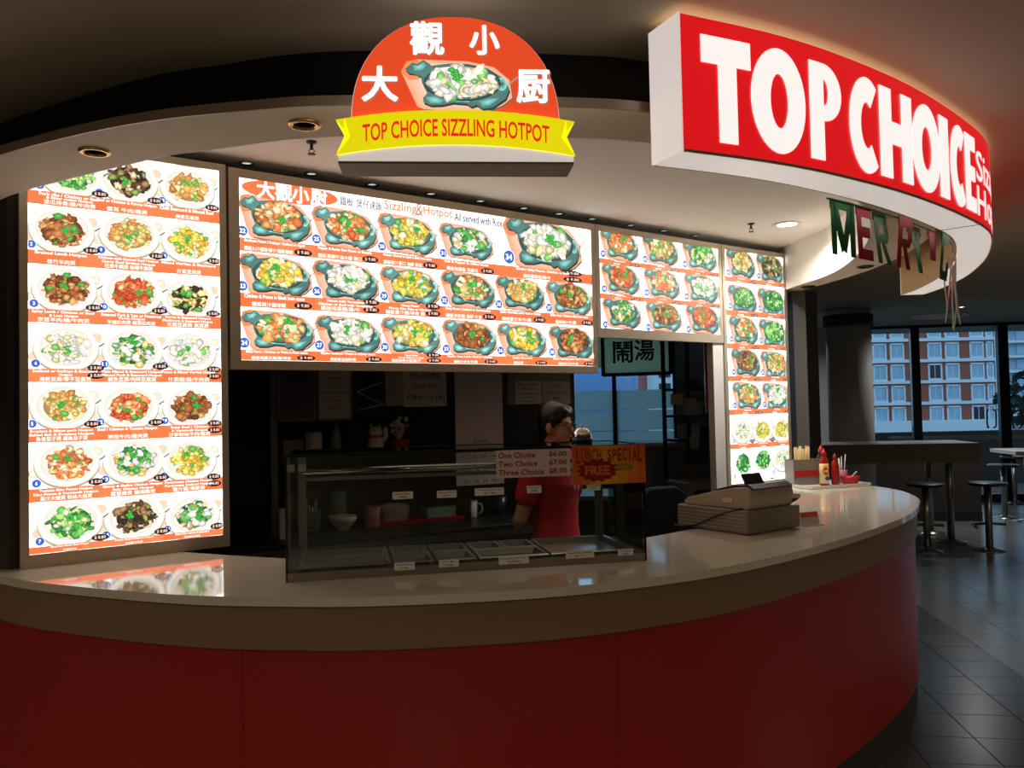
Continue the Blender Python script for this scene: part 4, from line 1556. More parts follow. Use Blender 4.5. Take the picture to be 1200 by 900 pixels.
# call bell on the top glass
q = pz(685, 519, 1.462)
bell = thing('call_bell', 'chrome dome call bell on a black base on top of the glass case', 'bell', (q.x + .0, q.y + .10, 1.4625))
MB().lathe([(.040, 0), (.042, .004), (.040, .014), (.034, .017)], 28).build('base', 'plastic_black', bell)
MB().lathe([(.037, .017), (.038, .022), (.034, .038), (.022, .050), (.008, .055), (.001, .056)], 28).build('dome', 'chrome', bell)
MB().lathe([(.004, .054), (.004, .062), (.006, .066), (.001, .068)], 14).build('button', 'chrome', bell)

# ------------------------------------------------------------------ cash register
reg = thing('cash_register', 'beige cash register on a wide cash drawer with a black display flag', 'cash register', (.968, 3.456, 1.05), radians(35))
MB().box((.175, .20, .052), (.35, .40, .096), bev=.004).build('drawer', 'plastic_grey', reg)
for z in (.02, .035, .05, .065, .08):
    MB().box((-.0005, .20, z), (.003, .38, .0025)).build('groove', 'plastic_beige', reg)
MB().box((.175, .2, .0025), (.31, .36, .005)).build('foot_pad', 'plastic_black', reg)
prof = [(.02, .101), (.375, .101), (.385, .115), (.36, .132), (.23, .163), (.17, .176), (.10, .190), (.04, .196), (.015, .188), (.008, .15)]
m = MB()
n = len(prof)
m.add([(.03, y, z) for y, z in prof] + [(.32, y, z) for y, z in prof], [tuple(range(n)), tuple(range(2 * n - 1, n - 1, -1))] + [(i, (i + 1) % n, n + (i + 1) % n, n + i) for i in range(n)])
m.build('body', 'plastic_beige', reg, bevel=.004)
pk = [(.20, .171), (.225, .172), (.15, .190), (.10, .2), (.03, .206), (.0, .19), (.02, .18), (.10, .186)]
n = len(pk)
m = MB()
m.add([(.045, y, z) for y, z in pk] + [(.305, y, z) for y, z in pk], [tuple(range(n)), tuple(range(2 * n - 1, n - 1, -1))] + [(i, (i + 1) % n, n + (i + 1) % n, n + i) for i in range(n)])
m.build('keyboard', 'plastic_black', reg)
T = Matrix.Translation((.13, .075, .222)) @ Matrix.Rotation(radians(-28), 4, 'X')
MB().box((0, 0, 0), (.12, .012, .055), bev=.003, M=T).build('display_flag', 'plastic_black', reg)
MB().box((.13, .08, .20), (.03, .02, .03)).build('display_stem', 'plastic_black', reg)
MB().box((.0275, .13, .135), (.004, .05, .018)).build('badge', 'label_cream', reg)
MB().tube([(.025, .05, .106), (.004, .06, .102), (-.004, .12, .085), (-.006, .22, .045), (-.008, .29, .015), (-.02, .36, .004), (.0, .42, .004)], .004, 8).build('cable', 'plastic_black', reg)

q = pz(950, 616, 1.05)
ch = thing('card_holder', 'small clear stand of red and white business cards beside the cash register', 'card holder', (q.x, q.y, 1.05), radians(20))
MB().box((0, .0, .004), (.10, .05, .008)).build('base', 'plastic_white', ch)
T = Matrix.Translation((0, .01, .032)) @ Matrix.Rotation(radians(-18), 4, 'X')
MB().box((0, 0, 0), (.092, .012, .054), M=T).build('cards', 'paper', ch)
MB().box((0, -.0068, .014), (.092, .0016, .022), M=T).build('red_print', 'plastic_red', ch)

# ------------------------------------------------------------------ condiments at the far end
tray = MB()
tray.box((0, 0, .005), (.47, .30, .010), bev=.004)
tray.box((0, -.147, .014), (.47, .006, .012))
tray.box((0, .147, .014), (.47, .006, .012))
tray.box((-.232, 0, .014), (.006, .29, .012))
tray.box((.232, 0, .014), (.006, .29, .012))
tr = tray.build('serving_tray', 'plastic_white')
tr.location = (2.035, 5.43, 1.0502)
tr.rotation_euler = (0, 0, radians(20))
tag(tr, 'shallow white tray of condiments at the far end of the worktop', 'tray')
ZT = 1.0606


def at_tray(px_, Y):
    q = py(px_, 560, Y)
    return q.x, Y, ZT


x, y, z = at_tray(941, 5.46)
nb = thing('napkin_box', 'grey box with a red stripe holding chopsticks at the far end of the worktop', 'box', (x + .0, y, z), radians(14))
m = MB()
for d, c in (((.20, .004, .165), (0, -.05, .0825)), ((.20, .004, .165), (0, .05, .0825)), ((.004, .10, .165), (-.098, 0, .0825)), ((.004, .10, .165), (.098, 0, .0825)), ((.2, .1, .004), (0, 0, .002))):
    m.box(c, d)
m.build('body', 'plastic_grey', nb)
MB().box((0, -.0525, .075), (.198, .0016, .04)).build('red_stripe', 'plastic_red', nb)
MB().box((.1005, 0, .085), (.0016, .1, .16)).build('dark_side', 'plastic_black', nb)
rs = random.Random(3)
for k in range(3):
    bx = -.045 + k * .034
    t = thing('chopstick_bundle', 'bundle of pale wooden chopsticks standing in the grey napkin box', 'chopsticks', (x, y, z + .0045), radians(14), 'chopstick bundles in the napkin box')
    for j in range(7):
        a, b = rs.uniform(-.012, .012), rs.uniform(-.02, .02)
        lean = rs.uniform(-.008, .014) + (k - 1) * .006
        MB().tube([(bx + a * .6, b, .0), (bx + a + lean, b, .235 + rs.uniform(-.012, .012))], .0042, 6).build('chopstick', 'wood_stick', t)


def bottle(name, label, px_, Y, h, body, cap, lab=None):
    x, y, z = at_tray(px_, Y)
    r = h * .125
    t = thing(name, label, 'bottle', (x, y, z))
    MB().lathe([(r * .92, 0), (r, .006), (r, h * .62), (r * .86, h * .70), (r * .42, h * .80), (r * .40, h * .84)], 24).build('body', body, t)
    MB().lathe([(r * .55, h * .82), (r * .55, h * .90), (r * .38, h * .92), (r * .16, h * .995), (r * .08, h)], 18).build('cap', cap, t)
    if lab:
        MB().lathe([(r * 1.012, h * .06), (r * 1.012, h * .60)], 24).build('label', lab, t)
        p = Print(base=r * 1.03)
        p.ell(0, h * .40, r * .7, h * .10, (220, 40, 30))
        p.text('辣醬', 0, h * .40, r * 1.1, h * .09, (250, 230, 90), .02)
        p.ell(r * .3, h * .2, r * .5, h * .055, (60, 70, 150))
        p.rect(-r * .6, h * .5, r * .6, h * .56, (240, 200, 40))
        p.build('label_print', 'paper_print', t)
    return t


bottle('sauce_bottle', 'chilli sauce bottle with a cream printed label and red cap on the tray', 966, 5.36, .235, 'sauce_red', 'plastic_red', 'label_cream')
bottle('sauce_bottle', 'plain dark red sauce bottle without a label beside the labelled one', 979, 5.40, .20, 'sauce_red', 'sauce_red')
x, y, z = at_tray(962, 5.52)
bottle('sauce_bottle', 'dark soy bottle with a red cap standing behind the labelled bottle', 963, 5.50, .25, 'plastic_black', 'plastic_red')
x, y, z = at_tray(996, 5.42)
rbw = thing('red_dish', 'low red plastic dish with a white spoon on the condiment tray', 'dish', (x, y, z))
MB().lathe([(.045, 0), (.058, .03), (.062, .052), (.058, .052), (.042, .006), (.001, .005)], 28).build('bowl', 'plastic_red', rbw)
MB().tube([(-.02, 0, .02), (.02, 0, .055), (.045, -.005, .08)], .004, 8).build('spoon', 'plastic_white', rbw)
for dx, lb in ((-.0, 'sachet'),):
    pass
x, y, z = at_tray(987, 5.50)
cup = thing('cutlery_cup', 'small cup of white plastic cutlery behind the red sauce bottle', 'cup', (x, y, z))
MB().lathe([(.028, 0), (.034, .085), (.031, .085), (.026, .004), (.001, .004)], 20).build('cup', 'plastic_pink', cup)
for k in range(5):
    a = rs.uniform(0, 6.28)
    MB().tube([(cos(a) * .012, sin(a) * .012, .006), (cos(a) * .03, sin(a) * .03, .16 + rs.uniform(0, .03))], .003, 6).build('handle', 'plastic_white', cup)

# ------------------------------------------------------------------ kitchen behind the opening
class Sheet:
    """an upright plane through plan points a, b"""
    def __init__(s, a, b):
        s.a, s.b = Vector((a[0], a[1])), Vector((b[0], b[1]))
        s.ang = atan2(s.b.y - s.a.y, s.b.x - s.a.x)
        s.u = Vector((cos(s.ang), sin(s.ang), 0))
        s.n = Vector((sin(s.ang), -cos(s.ang), 0))

    def at(s, x, y):
        P0 = Vector((s.a.x, s.a.y, 0))
        C = Vector((0, 0, CAMZ))
        d = ray(x, y)
        q = C + d * ((P0 - C).dot(s.n) / d.dot(s.n))
        return (q - P0).dot(s.u), q.z

    def pt(s, u, back=0.0, z=0.0):
        q = Vector((s.a.x, s.a.y, 0)) + s.u * u - s.n * back
        return (q.x, q.y, z)


b0, b1 = pz(368, 635, .95), pz(605, 613, .95)
BF = Sheet(b0, b1)                                 # front of the rear bench
BL_ = (Vector((b1.x, b1.y)) - Vector((b0.x, b0.y))).length
bench = thing('rear_bench', 'long dark steel bench behind the glass case carrying bowls and mugs', 'bench', BF.pt(-.45), BF.ang)
LB = BL_ + .62
MB().box((LB / 2, .30, .935), (LB, .60, .03), bev=.004).build('top', 'steel_dark', bench)
MB().box((LB / 2, .004, .912), (LB, .008, .05)).build('front_edge', 'steel', bench)
MB().box((LB / 2, .30, .25), (LB - .1, .5, .02)).build('under_shelf', 'steel_dark', bench)
for x in (.04, LB / 2, LB - .04):
    for y in (.05, .55):
        MB().box((x, y, .46), (.035, .035, .92)).build('leg', 'steel_dark', bench)
hoodS = Sheet(BF.pt(0, .22), BF.pt(1, .22))
uL, _ = hoodS.at(326, 470)
uR, _ = hoodS.at(671, 470)
zb = hoodS.at(360, 491)[1]
m = MB()
m.box((0, 0, 0), (1, 1, 1))
hood = thing('range_hood', 'dark steel hood front papered with notices above the rear bench', 'hood', hoodS.pt(uL), hoodS.ang)
LW = uR - uL
MB().box((LW / 2, .02, (1.62 + 2.5) / 2), (LW, .03, .88)).build('front_sheet', 'kitchen_dark', hood)
MB().box((LW / 2, .32, 2.45), (LW, .6, .03)).build('top_sheet', 'kitchen_dark', hood)
for x in (-.02, LW * .60, LW + .005):
    MB().box((x, .03, 1.826), (.035, .035, 1.748)).build('post', 'frame_grey' if x < 0 else 'steel_dark', hood)
shz = 1.36
MB().box((LW / 2, .20, shz - .012), (LW, .26, .02)).build('shelf', 'steel_dark', hood)
MB().box((LW / 2, .60, 1.8), (LW + .3, .03, 1.5)).build('splashback', 'kitchen_dark', hood)


def notice(label, x0, y0, x1, y1, col, frame=None, lines=(), ink=(60, 52, 50), lift=.003, nm='paper_notice', cat='notice'):
    u0, z1_ = hoodS.at(x0, y0)
    u1, z0_ = hoodS.at(x1, y1)
    t = thing(nm, label, cat, hoodS.pt(u0, -lift, z0_), hoodS.ang)
    W, H = u1 - u0, z1_ - z0_
    p = Print(base=.001)
    p.rect(0, 0, W, H, col)
    for s, cx, cy, w, h in lines:
        p.text(s, W * cx, H * cy, W * w, H * h, ink, .01)
    p.build('sheet', 'paper_print', t)
    if frame:
        m = MB()
        for c, d in (((0, 0, H / 2), (.012, .012, H)), ((W, 0, H / 2), (.012, .012, H)), ((W / 2, 0, 0), (W, .012, .012)), ((W / 2, 0, H), (W, .012, .012))):
            m.box(c, d)
        m.build('frame', frame, t)
    return t


Ln = lambda *a: list(a)
notice('plum coloured framed certificate on the hood above the rear bench', 326, 431, 369, 492, (96, 64, 74), 'frame_grey', [('LICENCE', .5, .8, .5, .06), ('FOOD PREMISES', .5, .6, .6, .05)])
notice('white printed certificate with a heavy middle line beside the plum one', 372, 431, 412, 491, (206, 194, 182), 'frame_grey', [('CERTIFICATE', .5, .80, .6, .05), ('of', .5, .68, .1, .04), ('TRAINING', .5, .62, .3, .04), ('FOOD SAFETY SUPERVISOR COURSE', .5, .52, .94, .04), ('Awarded', .5, .36, .3, .04), ('Melbourne', .5, .22, .4, .03)])
bk_ = notice('black poster with thin white zigzag lines on the hood', 415, 431, 449, 487, (26, 24, 26))
p = Print(base=.0015)
W = hoodS.at(449, 460)[0] - hoodS.at(415, 460)[0]
H = hoodS.at(430, 431)[1] - hoodS.at(430, 487)[1]
for (xa, ya), (xb, yb) in (((.95, .72), (.08, .52)), ((.08, .52), (.98, .25)), ((.98, .25), (.1, .14))):
    p.poly([(W * xa, H * ya), (W * xb, H * yb), (W * xb, H * (yb - .025)), (W * xa, H * (ya - .025))], (170, 164, 160))
p.build('lines', 'paper_print', bk_)
notice('plain beige card left of the hand-lettered sheet', 451, 431, 473, 475, (176, 164, 146))
notice('white hand-lettered sheet with Chinese characters on the hood', 472, 431, 523, 476, (214, 204, 196), None, [('炒飯麵', .5, .80, .7, .16), ('SOLD OUT', .5, .52, .6, .10), ('外賣加三毛 (每)', .5, .22, .9, .18)], (36, 32, 32), .006)
cal = notice('tall white wall calendar hanging from the hood behind the price sheet', 531.5, 431, 590, 566, (216, 204, 198), None, [('2010', .5, .37, .3, .03), ('CALENDAR YEAR', .5, .33, .6, .022), ('1  2  3  4', .5, .24, .7, .02), ('7  8  9  10  11', .5, .12, .8, .026), ('27  28  29  30', .5, .03, .7, .026)], (80, 66, 66), .009)
notice('beige notice board behind the small printed menus', 594, 431, 668, 473, (128, 122, 112))
notice('small printed take-away menu pinned behind the worker', 603, 447, 634, 473, (196, 188, 176), None, [('TAKE AWAY', .5, .85, .8, .10), ('MENU', .5, .66, .4, .08), ('Combination', .5, .46, .8, .09), ('Fried Rice', .5, .30, .6, .08), ('Noodles', .5, .12, .5, .08)], (30, 28, 28), .006)
notice('pale notice with fine print beside the small take-away menu', 635, 447, 668, 473, (172, 166, 152), None, [('NOTICE', .5, .8, .4, .1), ('Please order here', .5, .5, .8, .08), ('谢谢', .5, .25, .3, .12)], (70, 66, 60), .006)

# things on the hood shelf
def on_shelf(px_, back=.12):
    u, _ = hoodS.at(px_, 520)
    return hoodS.pt(u, back, shz)


def cat_figure():
    t = thing('lucky_cat', 'white waving cat figurine on the hood shelf', 'figurine', on_shelf(448), hoodS.ang)
    MB().lathe([(.035, 0), (.045, .012), (.047, .05), (.040, .085), (.03, .10)], 20).build('body', 'ceramic', t)
    m = MB().ell((0, -.004, .125), (.040, .036, .034))
    m.lathe([(.012, 0), (.001, .026)], 8, (-.024, 0, .148))
    m.lathe([(.012, 0), (.001, .026)], 8, (.024, 0, .148))
    m.build('head', 'ceramic', t)
    MB().tube([(.04, -.01, .07), (.055, -.02, .10), (.052, -.02, .15)], [.014, .013, .014], 10).build('raised_paw', 'ceramic', t)
    MB().lathe([(.036, .094), (.040, .098), (.036, .104)], 20).build('collar', 'plastic_red', t)
    for s in (-1, 1):
        MB().ell((s * .014, -.038, .128), (.004, .004, .006), 8, 6).build('eye', 'plastic_black', t)


cat_figure()
fl = thing('flower_pot', 'bunch of pale dried flowers in a red pot beside the cat figurine', 'flower pot', on_shelf(477), hoodS.ang)
MB().lathe([(.04, 0), (.055, .07), (.058, .075), (.052, .078), (.001, .07)], 20).build('pot', 'plastic_red', fl)
rf = random.Random(12)
for k in range(26):
    a, r = rf.uniform(0, 6.28), rf.uniform(0, .058)
    h = .12 + rf.uniform(0, .1) * (1 - r * 5)
    m = MB().tube([(0, 0, .06), (cos(a) * r, sin(a) * r * .7, h)], .0015, 5)
    m.ell((cos(a) * r, sin(a) * r * .7, h), (.014, .014, .011), 8, 5)
    m.build('flower', 'ceramic' if k % 4 else 'plastic_pink', fl)
tb = MB().lathe([(.045, 0), (.045, .13), (.04, .135), (.001, .135)], 24).build('tea_tin', 'ceramic')
tb.location = on_shelf(374)
tag(tb, 'pale round tin on the hood shelf under the white certificate', 'tin')
tb = MB().box((0, 0, .05), (.11, .08, .10), bev=.004).build('carton', 'plastic_grey')
tb.location = on_shelf(348)
tb.rotation_euler = (0, 0, hoodS.ang)
tag(tb, 'grey carton on the hood shelf under the plum certificate', 'carton')
m = MB().lathe([(.026, 0), (.03, .06), (.026, .12), (.012, .15), (.012, .18), (.001, .18)], 18)
tb = m.build('green_bottle', 'green_wall')
tb.location = on_shelf(401)
tag(tb, 'green glass bottle on the hood shelf beside the pale tin', 'bottle')
mat('bag_dark', (30, 27, 26), .8, var=.2, bump=.3)
tb = MB().ell((0, 0, .11), (.056, .06, .11), 18, 10).build('dark_bag', 'bag_dark')
tb.location = on_shelf(422)
tag(tb, 'bulging dark bag on the hood shelf below the black poster', 'bag')

# things on the rear bench
ZB = .9502


def on_bench(px_, py__):
    q = pz(px_, py__, ZB)
    return (q.x, q.y, ZB)


t = thing('cutlery_basket', 'pale green perforated cutlery basket on the rear bench', 'basket', on_bench(366, 622), BF.ang)
m = MB()
N = 16
for z in range(8):
    m.lathe([(.040 + z * .0006, .004 + z * .014), (.0415 + z * .0006, .004 + z * .014), (.0415 + z * .0006, .010 + z * .014), (.040 + z * .0006, .010 + z * .014)], 24)
for k in range(N):
    a = 2 * pi * k / N
    m.tube([(cos(a) * .040, sin(a) * .040, .002), (cos(a) * .045, sin(a) * .045, .112)], .003, 5)
m.lathe([(.001, .002), (.041, .002), (.041, .006), (.001, .006)], 24)
m.build('basket', 'plastic_green', t)
for k in range(5):
    a = k * 1.3
    MB().tube([(cos(a) * .01, sin(a) * .01, .01), (cos(a) * .03, sin(a) * .03, .17)], .004, 6).build('utensil', 'chrome' if k % 2 else 'plastic_green', t)
m = MB().lathe([(.035, 0), (.034, .01), (.05, .022), (.072, .05), (.080, .078), (.076, .078), (.066, .05), (.045, .026), (.001, .02)], 32)
o = m.build('rice_bowl', 'ceramic')
o.location = on_bench(402, 621)
tag(o, 'cream ceramic rice bowl on the rear bench beside the green basket', 'bowl')


def mug(label, px_, py__, r, h, material, flip=1, extra=None):
    t = thing('mug', label, 'mug', on_bench(px_, py__), 0)
    MB().lathe([(r * .86, 0), (r * .9, .004), (r, h), (r * .93, h), (r * .84, .006), (.001, .006)], 28).build('cup', material, t)
    MB().tube([(flip * r * .93, 0, h * .82), (flip * r * 1.5, 0, h * .78), (flip * r * 1.65, 0, h * .5), (flip * r * 1.4, 0, h * .22), (flip * r * .9, 0, h * .18)], r * .11, 8).build('handle', extra or material, t)


mug('pink mug on the rear bench beside the cream bowl', 437, 617, .045, .115, 'plastic_pink')
mug('white tea mug with a handle at the end of the red tray', 551, 606, .046, .10, 'ceramic')
mug('black mug on the rear bench next to the worker', 585, 603, .05, .115, 'ceramic_dark')
pot = thing('cooking_pot', 'squat cream pot with a lid on the red tray', 'pot', on_bench(463, 611), BF.ang)
pot.location.z += .0085
MB().lathe([(.080, 0), (.092, .012), (.095, .075), (.098, .08)], 32).build('body', 'ceramic', pot)
MB().lathe([(.096, .081), (.086, .094), (.03, .104), (.001, .105)], 32).build('lid', 'ceramic', pot)
MB().lathe([(.012, .104), (.016, .116), (.001, .122)], 14).build('lid_knob', 'plastic_black', pot)
q0, q1 = pz(449, 616, ZB), pz(540, 606, ZB)
c = (q0 + q1) / 2
m = MB().box((0, .07, .004), ((q1 - q0).length, .22, .008), bev=.003)
m.box((0, -.04, .010), ((q1 - q0).length, .006, .02))
m.box((0, .18, .010), ((q1 - q0).length, .006, .02))
o = m.build('red_tray', 'plastic_red')
TL = (q1 - q0).length
TM = Matrix.Translation((c.x, c.y, ZB)) @ Matrix.Rotation(BF.ang, 4, 'Z')
pot.location = TM @ Vector((-TL * .30, .07, .0085))
o.location = (c.x, c.y, ZB)
o.rotation_euler = (0, 0, BF.ang)
tag(o, 'flat red plastic tray on the rear bench', 'tray')
gb = thing('food_box', 'pale green lidded food box on the red tray', 'box', on_bench(511, 607), BF.ang)
gb.location = TM @ Vector((TL * .24, .07, .0085))
MB().box((0, 0, .035), (.19, .12, .07), bev=.006).build('body', 'plastic_green', gb)
MB().box((0, 0, .078), (.196, .126, .014), bev=.004).build('lid', 'steel_dark', gb)
for k, (px_, r, h, mm, lb) in enumerate(((428, .05, .2, 'tower_far', 'tall pale canister at the back of the rear bench'), (392, .06, .22, 'steel_dark', 'tall steel stock pot at the back of the rear bench'))):
    u, _ = BF.at(px_, 600)
    t = thing('canister', lb, 'canister', BF.pt(u, .53, ZB), 0)
    MB().lathe([(r, 0), (r, h), (r * .9, h + .004)], 24).build('body', mm, t)
    MB().lathe([(r * 1.04, h), (r * 1.04, h + .015), (r * .3, h + .03), (.001, h + .03)], 24).build('lid', 'steel_dark', t)

# white switch box on the post at the left
u, z = hoodS.at(331, 613)
o = MB().box((0, 0, 0), (.05, .03, .16), bev=.004).build('switch_box', 'plastic_white')
o.location = hoodS.pt(u, -.035, z)
o.rotation_euler = (0, 0, hoodS.ang)
tag(o, 'white switch box on the grey post left of the glass case', 'switch box')
# dim store room left of the post
o = MB().box((0, 0, .9), (.5, .5, 1.8), bev=.01).build('fridge', 'steel_dark')
q = py(283, 560, 6.2)
o.location = (q.x, q.y, 0)
tag(o, 'dark upright fridge in the store room behind the tall menu board', 'fridge')
q = py(284, 441, 7.6)
o = MB().box((0, 0, 0), (.55, .03, .22)).build('wall_picture', 'green_wall')
o.location = (q.x, q.y, q.z)
tag(o, 'pale green panel high on the back wall of the store room', 'panel')

# right side of the kitchen
q0, q1 = py(707, 437, 7.4), py(786, 431, 7.25)
L = Vector((q1.x - q0.x, q1.y - q0.y)).length
ang = atan2(q1.y - q0.y, q1.x - q0.x)
z0_ = q0.z - .02
t = thing('calligraphy_scroll', 'pale green framed calligraphy panel hanging in front of the rear window', 'scroll', (q0.x, q0.y, z0_), ang)
MB().box((L / 2, .01, .2), (L, .012, .40)).build('panel', 'scroll_paper', t)
m = MB()
for c, d in (((0, 0, .2), (.03, .03, .42)), ((L, 0, .2), (.03, .03, .42)), ((L / 2, 0, 0), (L, .03, .03)), ((L / 2, 0, .4), (L, .03, .03))):
    m.box(c, d)
m.build('frame', 'window_metal', t)
for x in (.05, L - .05):
    MB().tube([(x, .01, .4), (x, .01, 2.7 - z0_)], .003, 6).build('cord', 'window_metal', t)
p = Print(base=-.002)
p.text('鬧', L * .30, .20, .17, .19, (14, 14, 14), .03)
p.text('湯', L * .62, .21, .17, .18, (14, 14, 14), .03)
p.text('大', L * .85, .27, .03, .035, (60, 70, 60), .0)
for k in range(7):
    p.text('小', L * .12, .34 - k * .036, .022, .026, (60, 70, 60), .0)
p.build('brush_writing', 'paper_print', t)
q = py(699, 431, 7.5)
o = MB().box((0, 0, (2.7 - q.z) / 2), (.14, .02, 2.7 - q.z)).build('blank_panel', 'scroll_paper')
o.location = (q.x - .02, q.y, q.z)
o.rotation_euler = (0, 0, ang)
tag(o, 'narrow blank pale green panel left of the calligraphy', 'panel')

q = py(768, 600, 7.3)
cb = thing('steel_cabinet', 'grey steel under-window cabinet at the back of the kitchen', 'cabinet', (q.x, 7.3, 0), GA)
MB().box((0, .25, .62), (.56, .45, 1.24), bev=.006).build('body', 'wall_grey', cb)
MB().box((0, .25, 1.255), (.60, .49, .03)).build('top', 'steel', cb)
for x in (-.14, .14):
    d = MB().box((x, .017, .62), (.27, .016, 1.14), bev=.003).build('door', 'wall_grey', cb)
    MB().tube([(x - .10 * (1 if x > 0 else -1), .009, .6), (x - .10 * (1 if x > 0 else -1), -.015, .62), (x - .10 * (1 if x > 0 else -1), -.015, .74), (x - .10 * (1 if x > 0 else -1), .009, .76)], .007, 8).build('handle', 'plastic_black', d)

sb = thing('side_bench', 'small pale steel bench to the right of the worker', 'bench', (0.45, 5.85, 0), GA)
MB().box((0, 0, .985), (.56, .5, .03), bev=.004).build('top', 'steel', sb)
for x in (-.25, .25):
    for y in (-.22, .22):
        MB().box((x, y, .485), (.04, .04, .97)).build('leg', 'steel', sb)
MB().box((0, 0, .3), (.5, .46, .02)).build('shelf', 'steel', sb)

chx = py(776, 600, 5.0)
och = thing('office_chair', 'black office chair behind the counter beside the cash register', 'chair', (chx.x, 5.0, 0), radians(25))
m = MB()
prof = [(-.20, .62), (-.21, .9), (-.17, 1.06), (-.09, 1.11), (.09, 1.11), (.17, 1.06), (.21, .9), (.20, .62), (.14, .56), (-.14, .56)]
m.plate(prof, -.025, .025)
m.build('backrest', 'plastic_black', och, bevel=.012)
MB().box((0, -.24, .47), (.46, .44, .07), bev=.02).build('seat', 'plastic_black', och)
MB().tube([(0, .03, .45), (0, .06, .5), (0, .03, .62)], .02, 8).build('back_bracket', 'steel_dark', och)
MB().tube([(0, -.24, .08), (0, -.24, .45)], .025, 12).build('post', 'steel_dark', och)
for k in range(5):
    a = 2 * pi * k / 5
    MB().tube([(0, -.24, .09), (cos(a) * .26, -.24 + sin(a) * .26, .06)], [.02, .014], 8).build('foot', 'plastic_black', och)
    MB().ell((cos(a) * .26, -.24 + sin(a) * .26, .025), (.025, .025, .025), 10, 8).build('castor', 'plastic_black', och)

# shelving with papers and boxes by the right kitchen wall
s0 = py(789, 560, 6.35)
s0.x += .13
sh = thing('wire_shelving', 'tall dark shelving unit crowded with papers at the right kitchen wall', 'shelving', (s0.x, 6.35, 0), radians(20))
SW, SD = .44, .36
for x in (0, SW):
    for y in (0, SD):
        MB().box((x, y, 1.1), (.025, .025, 2.2)).build('upright', 'steel_dark', sh)
shel = [py(800, y, 6.4).z for y in (456, 488, 517)]
for z in shel + [.8, .3, 2.15]:
    MB().box((SW / 2, SD / 2, z), (SW, SD, .02)).build('shelf', 'steel_dark', sh)
rk = random.Random(21)
kinds = [('plastic_grey', 'grey'), ('paper', 'white'), ('kitchen_dark', 'dark'), ('plastic_beige', 'beige'), ('strip_metal', 'tin')]
M4 = Matrix.Translation((s0.x, 6.35, 0)) @ Matrix.Rotation(radians(20), 4, 'Z')
names = [('lowest', shel[2]), ('middle', shel[1]), ('upper', shel[0])]
for nm, z in names:
    x = .05
    for k in range(3):
        w, h = rk.uniform(.08, .13), rk.uniform(.06, .14)
        mm, cn = kinds[(k + len(nm)) % 5]
        o = MB().box((0, 0, h / 2), (w, .2, h), bev=.004).build('storage_box', mm)
        p_ = M4 @ Vector((x + w / 2, .16, z + .0102))
        o.location = p_
        o.rotation_euler = (0, 0, radians(20) )
        tag(o, f'{cn} box on the {nm} of three shelves by the right kitchen wall', 'box')
        x += w + .012
for lbl, px_, py__, w, h, mm in (('white receipt slips hanging from the shelf edge by the right kitchen wall', 808, 477, .10, .13, 'paper'), ('yellow notice taped to the shelving by the right kitchen wall', 791, 468, .11, .08, 'label_cream'), ('white order docket hanging below the receipts', 813, 518, .08, .10, 'paper')):
    q = py(px_, py__, 6.33)
    o = MB().box((0, 0, 0), (w, .003, h)).build('hanging_paper', mm)
    o.location = (q.x, 6.32 + (q.x - s0.x) * .36 - .03, q.z)
    o.rotation_euler = (0, 0, radians(20))
    tag(o, lbl, 'paper')
pr_ = thing('printer', 'dusty grey printer on a low stand behind the cash register', 'printer', (py(818, 560, 6.0).x, 6.0, .93), radians(20))
MB().box((0, 0, .065), (.36, .30, .13), bev=.015).build('body', 'plastic_grey', pr_)
T = Matrix.Translation((0, .1, .15)) @ Matrix.Rotation(radians(30), 4, 'X')
MB().box((0, 0, .03), (.28, .012, .12), M=T).build('paper_tray', 'plastic_grey', pr_)
MB().box((0, -.151, .05), (.26, .006, .035)).build('slot', 'plastic_black', pr_)
stn = MB()
stn.box((0, 0, .914), (.42, .36, .03))
for sx in (-.18, .18):
    for sy in (-.15, .15):
        stn.box((sx, sy, .45), (.03, .03, .9))
o = stn.build('printer_stand', 'steel_dark')
o.location = (pr_.location.x, 6.0, 0)
o.rotation_euler = (0, 0, radians(20))
tag(o, 'low dark stand under the grey printer', 'stand')
q = py(831, 440, 5.5)
o = MB().box((0, 0, 0), (.02, .03, .5)).build('wall_pennant', 'plastic_red')
o.location = (q.x - .02, q.y, q.z)
tag(o, 'narrow red paper strip hanging beside the white jamb', 'banner')
q = py(6, 455, 3.40)
o = MB().box((0, 0, 0), (.16, .012, .46)).build('wall_poster', 'tower_red')
o.location = (-1.985, 3.075, q.z)
o.rotation_euler = (0, 0, radians(-18))
tag(o, 'dim red poster on the dark partition left of the tall menu board', 'poster')

# ------------------------------------------------------------------ the worker
def remesh(m, vox, name, material, parent, smooth=6):
    o = m.build(name, material, parent)
    md = o.modifiers.new('union', 'REMESH')
    md.mode = 'VOXEL'
    md.voxel_size = vox
    sm = o.modifiers.new('soft', 'SMOOTH')
    sm.iterations = smooth
    sm.factor = .5
    dg = bpy.context.evaluated_depsgraph_get()
    me = bpy.data.meshes.new_from_object(o.evaluated_get(dg))
    o.modifiers.clear()
    o.data = me
    me.polygons.foreach_set('use_smooth', [True] * len(me.polygons))
    return o


def limb(m, pts, n=14):
    P = [Vector(p[:3]) for p in pts]
    R = [p[3] for p in pts]
    fine, fr = [], []
    for i in range(len(P) - 1):
        for k in range(4):
            t = k / 4
            fine.append(P[i].lerp(P[i + 1], t))
            fr.append(R[i] + (R[i + 1] - R[i]) * t)
    fine.append(P[-1])
    fr.append(R[-1])
    m.tube(fine, fr, n)
    m.ell(P[0], (R[0],) * 3, 12, 8)
    m.ell(P[-1], (R[-1],) * 3, 12, 8)


